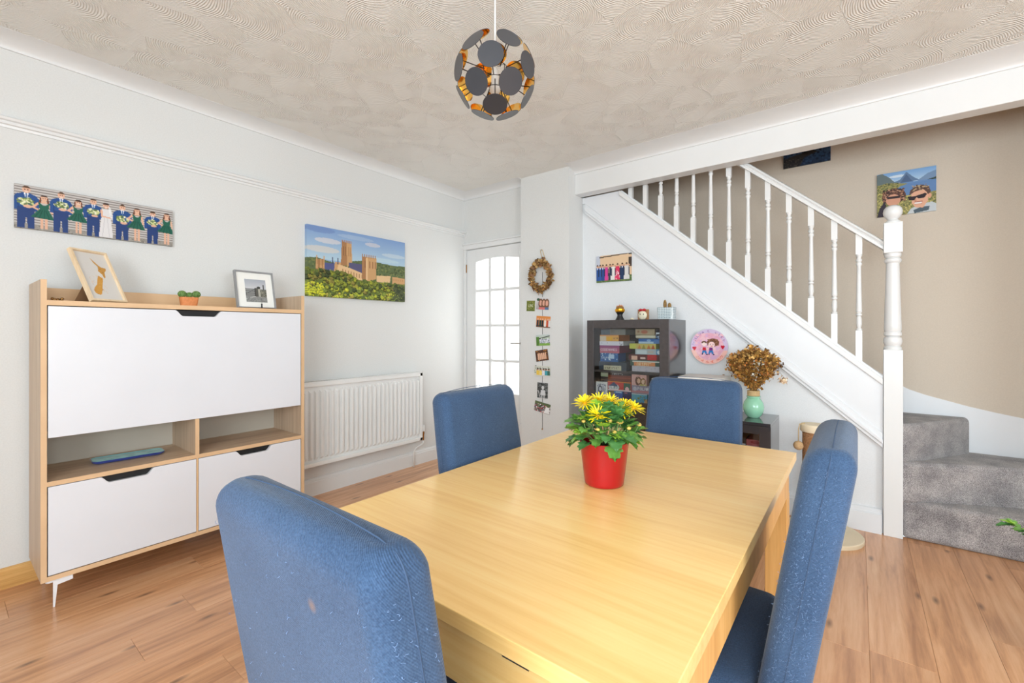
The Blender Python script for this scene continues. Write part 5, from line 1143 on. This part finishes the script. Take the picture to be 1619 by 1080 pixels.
# ------------------------------------------------------------ dining chairs
def chair_proto(name, label):
    t = thing(name, label, 'chair', group='blue dining chairs round the table')
    # backrest: lofted rounded slab, raked backwards
    zb, ztop, W_, T_ = 0.41, 0.974, 0.390, 0.084
    yc = lambda z: -0.165 * max(0, z - 0.45) + 0.0
    def sec(z, w_, tt, r_, crown=0.0, ins=0):
        pts = rrect(w_ / 2, tt / 2, min(r_, tt / 2 - .001), 6)
        return [(x, y + yc(z), z + crown * (1 - (2 * x / W_) ** 2)) for x, y in pts]
    secs = []
    for k in range(13):
        z = zb + (ztop - 0.04 - zb) * k / 12; secs.append(sec(z, W_ + 0.012 * math.sin(PI * k / 12), T_, 0.028, 0.010 * (k / 12) ** 4))
    for k in range(1, 9):
        a = PI / 2 * k / 8; z = ztop - 0.04 + 0.04 * math.sin(a); cc = 1 - math.cos(a); secs.append(sec(z, W_ - 0.046 * cc, T_ - 0.066 * cc, 0.028 - .010 * k / 8, 0.012))
    build(loft(MB(), secs), 'backrest', 'blue_fabric', t, smooth=True, auto=70)
    # seams that run up the sides and over the top
    pts = []; bul = lambda z: 0.006 * math.sin(PI * min(1, (z - zb) / (ztop - .04 - zb)))
    for z in np.linspace(0.45, ztop - 0.045, 12): pts.append((-W_ / 2 - 0.006 * math.sin(PI * (z - zb) / (ztop - .04 - zb)) - .0001, yc(z), z))
    for a in np.linspace(0, PI / 2, 8): pts.append((-W_ / 2 + 0.023 * (1 - math.cos(a)), yc(ztop - .04 + .04 * math.sin(a)), ztop - .04 + .04 * math.sin(a) + .0008))
    for x in np.linspace(-W_ / 2 + .04, 0, 7): pts.append((x, yc(ztop), ztop + 0.012 * (1 - (2 * x / W_) ** 2) + .0002))
    pts += [(-p[0], p[1], p[2]) for p in pts[-2::-1]]
    build(MB().tube(pts, 0.0011, 5), 'seam', 'seam', t, smooth=True)
    # seat
    S3 = lambda d, z: [(x, y + 0.215 + 0.03, z) for x, y in rrect(0.222 - d, 0.205 - d, 0.03)]
    build(loft(MB(), [S3(0.004, 0.385), S3(0, 0.40), S3(0, 0.465), S3(0.006, 0.482), S3(0.025, 0.492), S3(0.09, 0.497)]), 'seat', 'blue_fabric', t, smooth=True, auto=70)
    for sx in (-1, 1):
        for y, rk in ((0.40, 0.0), (0.02, -0.05)):
            mb = MB(); s0, s1 = 0.015, 0.02
            loft(mb, [[(sx * .185 + a * s0, y + rk + b_ * s0, 0) for a, b_ in ((-1, -1), (1, -1), (1, 1), (-1, 1))], [(sx * .185 + a * s1, y + b_ * s1, .40) for a, b_ in ((-1, -1), (1, -1), (1, 1), (-1, 1))]])
            build(mb, 'leg', 'oak_leg', t, bev=0.002)
    return t
chA = chair_proto('dining_chair', 'blue fabric dining chair at the near end of the table, seen from behind')
chA.location = (2.592, 0.366, 0)
def lint(parent, n, side, seed, spread=1.0):
    rs = np.random.RandomState(seed); mb = MB()
    for k in range(n):
        z = (rs.uniform(.5, .94) if rs.rand() < .5 else float(np.clip(rs.normal(.70, .10), .48, .93))); yc = -0.165 * (z - .45)
        f = side[rs.randint(len(side))]
        if f == 'back': p = Vector((rs.uniform(-.2, .2), yc - .0422, z)); nn_ = Vector((0, -1, 0))
        elif f == 'front': p = Vector((rs.uniform(-.2, .2), yc + .0422, z)); nn_ = Vector((0, 1, 0))
        elif f == 'edgeR': a = rs.uniform(-.3, 1.6) ; p = Vector((.167 + .0285 * math.cos(a) + .006 * math.sin(PI * (z - .41) / .53), yc - .014 - .0285 * math.sin(a), z)); nn_ = Vector((math.cos(a), -math.sin(a), 0))
        elif f == 'sideR': p = Vector((.1955 + .006 * math.sin(PI * (z - .41) / .53), yc + rs.uniform(-.03, .03), z)); nn_ = Vector((1, 0, 0))
        elif f == 'sideL': p = Vector((-.1955 - .006 * math.sin(PI * (z - .41) / .53), yc + rs.uniform(-.03, .03), z)); nn_ = Vector((-1, 0, 0))
        d = nn_.orthogonal(); d.rotate(Matrix.Rotation(rs.uniform(0, 6.28), 3, nn_)); e = d.cross(nn_); L = rs.uniform(.0008, .0032)
        pts = [p, p + nn_ * .0015 + d * L * .4, p + nn_ * .002 + d * L * .8 + e * L * .3, p + nn_ * .0008 + d * L + e * L * .7]; mb.tube(pts, 0.00025, 3, cap=False)
    return build(mb, 'loose_threads', 'lint', parent, kind='stuff')
chB = dup(chA, (2.084, 1.245, 0), R(-90), 'blue fabric dining chair on the far left, its back in front of the glazed door')
chC = dup(chA, (2.553, 2.000, 0), R(180), 'blue fabric dining chair at the far end of the table, in front of the bookcase')
chD = dup(chA, (3.012, 1.172, 0), R(90), 'worn blue fabric dining chair on the right side, full of pulled threads')
for o in chA.children:
    if o.name.startswith('backrest'): o.data = o.data.copy(); o.data.materials[0] = MATS['blue_fabric_stained']
lint(chA, 260, ['back', 'edgeR', 'edgeR', 'sideR'], 1); lint(chD, 620, ['sideL', 'sideL', 'sideL', 'front'], 2); lint(chB, 120, ['front', 'sideR', 'sideL'], 3)

# ------------------------------------------------------------ potted chrysanthemum
ch = thing('potted_chrysanthemum', 'yellow chrysanthemum in a glossy red pot on the dining table', 'plant', (2.545, 1.205, TZ + 0.0005))
build(MB().lathe([(0.052, 0), (0.056, 0.003), (0.0575, 0.012), (0.064, 0.065), (0.0705, 0.122), (0.0715, 0.127), (0.069, 0.127), (0.067, 0.112)], n=48), 'pot', 'red_glaze', ch, smooth=True, auto=50)
build(MB().lathe([(0.067, 0.108), (0.04, 0.114), (0.0001, 0.116)], n=24), 'soil', 'soil', ch, smooth=True)
def leafmesh(seed):
    rs = random.Random(seed); mb = MB()
    half = [(0.0, 0.0), (0.10, 0.10), (0.26, 0.14), (0.42, 0.24), (0.30, 0.34), (0.44, 0.44), (0.46, 0.60), (0.30, 0.60), (0.30, 0.74), (0.26, 0.88), (0.13, 0.84), (0.0, 1.0)]
    mid = [(0, t) for t in (0.0, 0.2, 0.34, 0.5, 0.66, 0.84, 1.0)]
    def Z(x, y): return -0.35 * y * y + 0.25 * abs(x) + 0.05 * math.sin(9 * x + 7 * y + seed)
    for sg in (-1, 1):
        o = len(mb.v); vs = [(sg * x, y, Z(x, y)) for x, y in half] + [(0, y, Z(0, y)) for _, y in mid]; h0 = len(half)
        fs = [(0, 1, h0 + 1), (1, 2, h0 + 1), (2, 3, h0 + 2), (2, h0 + 2, h0 + 1), (3, 4, h0 + 2), (4, 5, h0 + 3), (4, h0 + 3, h0 + 2), (5, 6, h0 + 3), (6, 7, h0 + 3), (7, h0 + 4, h0 + 3), (7, 8, h0 + 4), (8, 9, h0 + 5), (8, h0 + 5, h0 + 4), (9, 10, h0 + 5), (10, 11, h0 + 5)]
        if sg < 0: fs = [f[::-1] for f in fs]
        mb.add(vs, fs)
    mb.v = [(x * .04, y * .04, z * .04) for x, y, z in mb.v]
    return mb
lms = []
for i, m_ in enumerate(('leaf', 'leaf_dark', 'leaf_bright', 'leaf', 'leaf_dark')):
    o = build(leafmesh(i), 'leaf', m_, ch, smooth=True); lms.append(o)
stm = MB(); rs = random.Random(4)
for k in range(170):
    proto = lms[k % 5]; o = proto if k < 5 else proto.copy()
    if k >= 5: COL.objects.link(o)
    az = rs.uniform(0, 2 * PI); el = rs.uniform(-0.15, 1.35); rr = rs.uniform(0.62, 1.0)
    d = Vector((math.cos(el) * math.cos(az), math.cos(el) * math.sin(az), math.sin(el)))
    p = Vector((d.x * 0.088 * rr, d.y * 0.088 * rr, 0.138 + d.z * 0.075 * rr))
    if p.z < .128 and math.hypot(p.x, p.y) < .068: p.z = .13
    o.location = p; dirv = (d + Vector((rs.uniform(-.5, .5), rs.uniform(-.5, .5), rs.uniform(-.35, .35)))).normalized()
    q = dirv.to_track_quat('Y', 'Z'); o.rotation_mode = 'QUATERNION'; o.rotation_quaternion = q; s_ = rs.uniform(.85, 1.4); o.scale = (s_, s_, s_)
    if k % 3 == 0: stm.tube([(p.x * .25, p.y * .25, .112), (p.x * .6, p.y * .6, .12 + (p.z - .12) * .4), tuple(p)], .0012, 5)
Rv = Vector((.791, .6115, 0)); Fv = Vector((-.6115, .791, 0))
fl_ = [(-.056, .0, .232, .3), (-.010, .02, .236, .1), (-.026, -.045, .205, .5), (.022, .025, .232, .1), (.048, -.012, .212, .3), (.086, .005, .216, .4), (.066, .03, .220, .2), (-.04, .05, .222, .2)]
def bloom(seed):
    rs = random.Random(seed); mb = MB()
    for ring_, (n_p, elv, L) in enumerate(((15, .22, .036), (14, .55, .033), (12, .95, .027), (8, 1.25, .018))):
        for k in range(n_p):
            a = 2 * PI * (k + .5 * ring_) / n_p + rs.uniform(-.12, .12); e = elv + rs.uniform(-.15, .15); l = L * rs.uniform(.85, 1.15); wd = .0019
            d = Vector((math.cos(a) * math.cos(e), math.sin(a) * math.cos(e), math.sin(e))); s_ = Vector((-math.sin(a), math.cos(a), 0)); u2 = d.cross(s_)
            c0 = Vector((0, 0, .001)); vs = []
            for t, ww, lift in ((.1, .5, 0), (.45, 1, .0), (.8, 1, .0015), (1, .45, .0035)):
                q = c0 + d * l * t - u2 * lift; vs += [q - s_ * wd * ww, q + s_ * wd * ww]
            mb.add(vs, [(0, 1, 3, 2), (2, 3, 5, 4), (4, 5, 7, 6)])
    return mb
for i, (du, dw, z, tl) in enumerate(fl_):
    p = Rv * du + Fv * dw + Vector((0, 0, z)); f_ = build(bloom(i), 'flower', 'petal', ch, smooth=True)
    f_.location = p; dv = (Vector((p.x, p.y, 0)).normalized() * tl + Vector((0, 0, 1)) - Fv * .35).normalized()
    f_.rotation_mode = 'QUATERNION'; f_.rotation_quaternion = dv.to_track_quat('Z', 'Y')
    build(MB().sphere((0, 0, .004), .006, 12, 8, (1, 1, .6)), 'flower_center', 'petal_core', f_, smooth=True)
    stm.tube([(p.x * .3, p.y * .3, .112), (p.x * .75, p.y * .75, .17), tuple(p)], .0016, 5)
for du, dw, z in ((-.065, -.03, .188), (-.03, -.06, .170), (.005, -.06, .195), (-.002, -.03, .212), (.028, -.062, .190), (.036, -.058, .191), (.095, -.03, .178), (.06, -.05, .172), (.015, -.07, .165), (-.06, .02, .2)):
    p = Rv * du + Fv * dw + Vector((0, 0, z)); build(MB().sphere(tuple(p), .0062, 12, 8, (1, 1, .8)), 'flower_bud', 'bud', ch, smooth=True)
    stm.tube([(p.x * .3, p.y * .3, .112), (p.x * .8, p.y * .8, .14), tuple(p)], .0011, 5)
build(stm, 'stems', 'stem_green', ch, smooth=True)

# ------------------------------------------------------------ plant at the right edge of the view
gp = thing('leafy_plant', 'green leafy plant whose leaf tips enter at the right edge', 'plant', (3.86, 2.40, 0))
build(MB().lathe([(0.075, 0), (0.08, 0.005), (0.10, 0.18), (0.105, 0.20), (0.098, 0.20), (0.095, 0.17)], n=32), 'pot', 'paper_white', gp, smooth=True, auto=50)
build(MB().lathe([(0.095, 0.168), (0.0001, 0.17)], n=20), 'soil', 'soil', gp)
mb = MB(); rs = random.Random(9); pts_ = []
for k in range(16):
    a = 2 * PI * k / 16 + rs.uniform(-.2, .2); L = rs.uniform(.18, .30)
    ps_ = [Vector((0, 0, .17)), Vector((math.cos(a) * L * .3, math.sin(a) * L * .3, .36)), Vector((math.cos(a) * L * .7, math.sin(a) * L * .7, .48 + rs.uniform(-.05, .05))), Vector((math.cos(a) * L, math.sin(a) * L, .46 + rs.uniform(-.12, .04)))]
    mb.tube(ps_, .0022, 5); pts_.append(ps_)
build(mb, 'stems', 'stem_green', gp, smooth=True)
k_ = 0
for ps_ in pts_:
    for f in np.linspace(.9, 3, 26):
        i = min(2, int(f)); p = ps_[i].lerp(ps_[i + 1], f - i); o = lms[(k_ * 2) % 5].copy(); COL.objects.link(o); o.parent = gp; k_ += 1
        d = (ps_[i + 1] - ps_[i]).normalized() + Vector((rs.uniform(-.8, .8), rs.uniform(-.8, .8), rs.uniform(-.4, .6)))
        o.location = p; o.rotation_quaternion = d.to_track_quat('Y', 'Z'); o.scale = (.8, 1.3, 1)
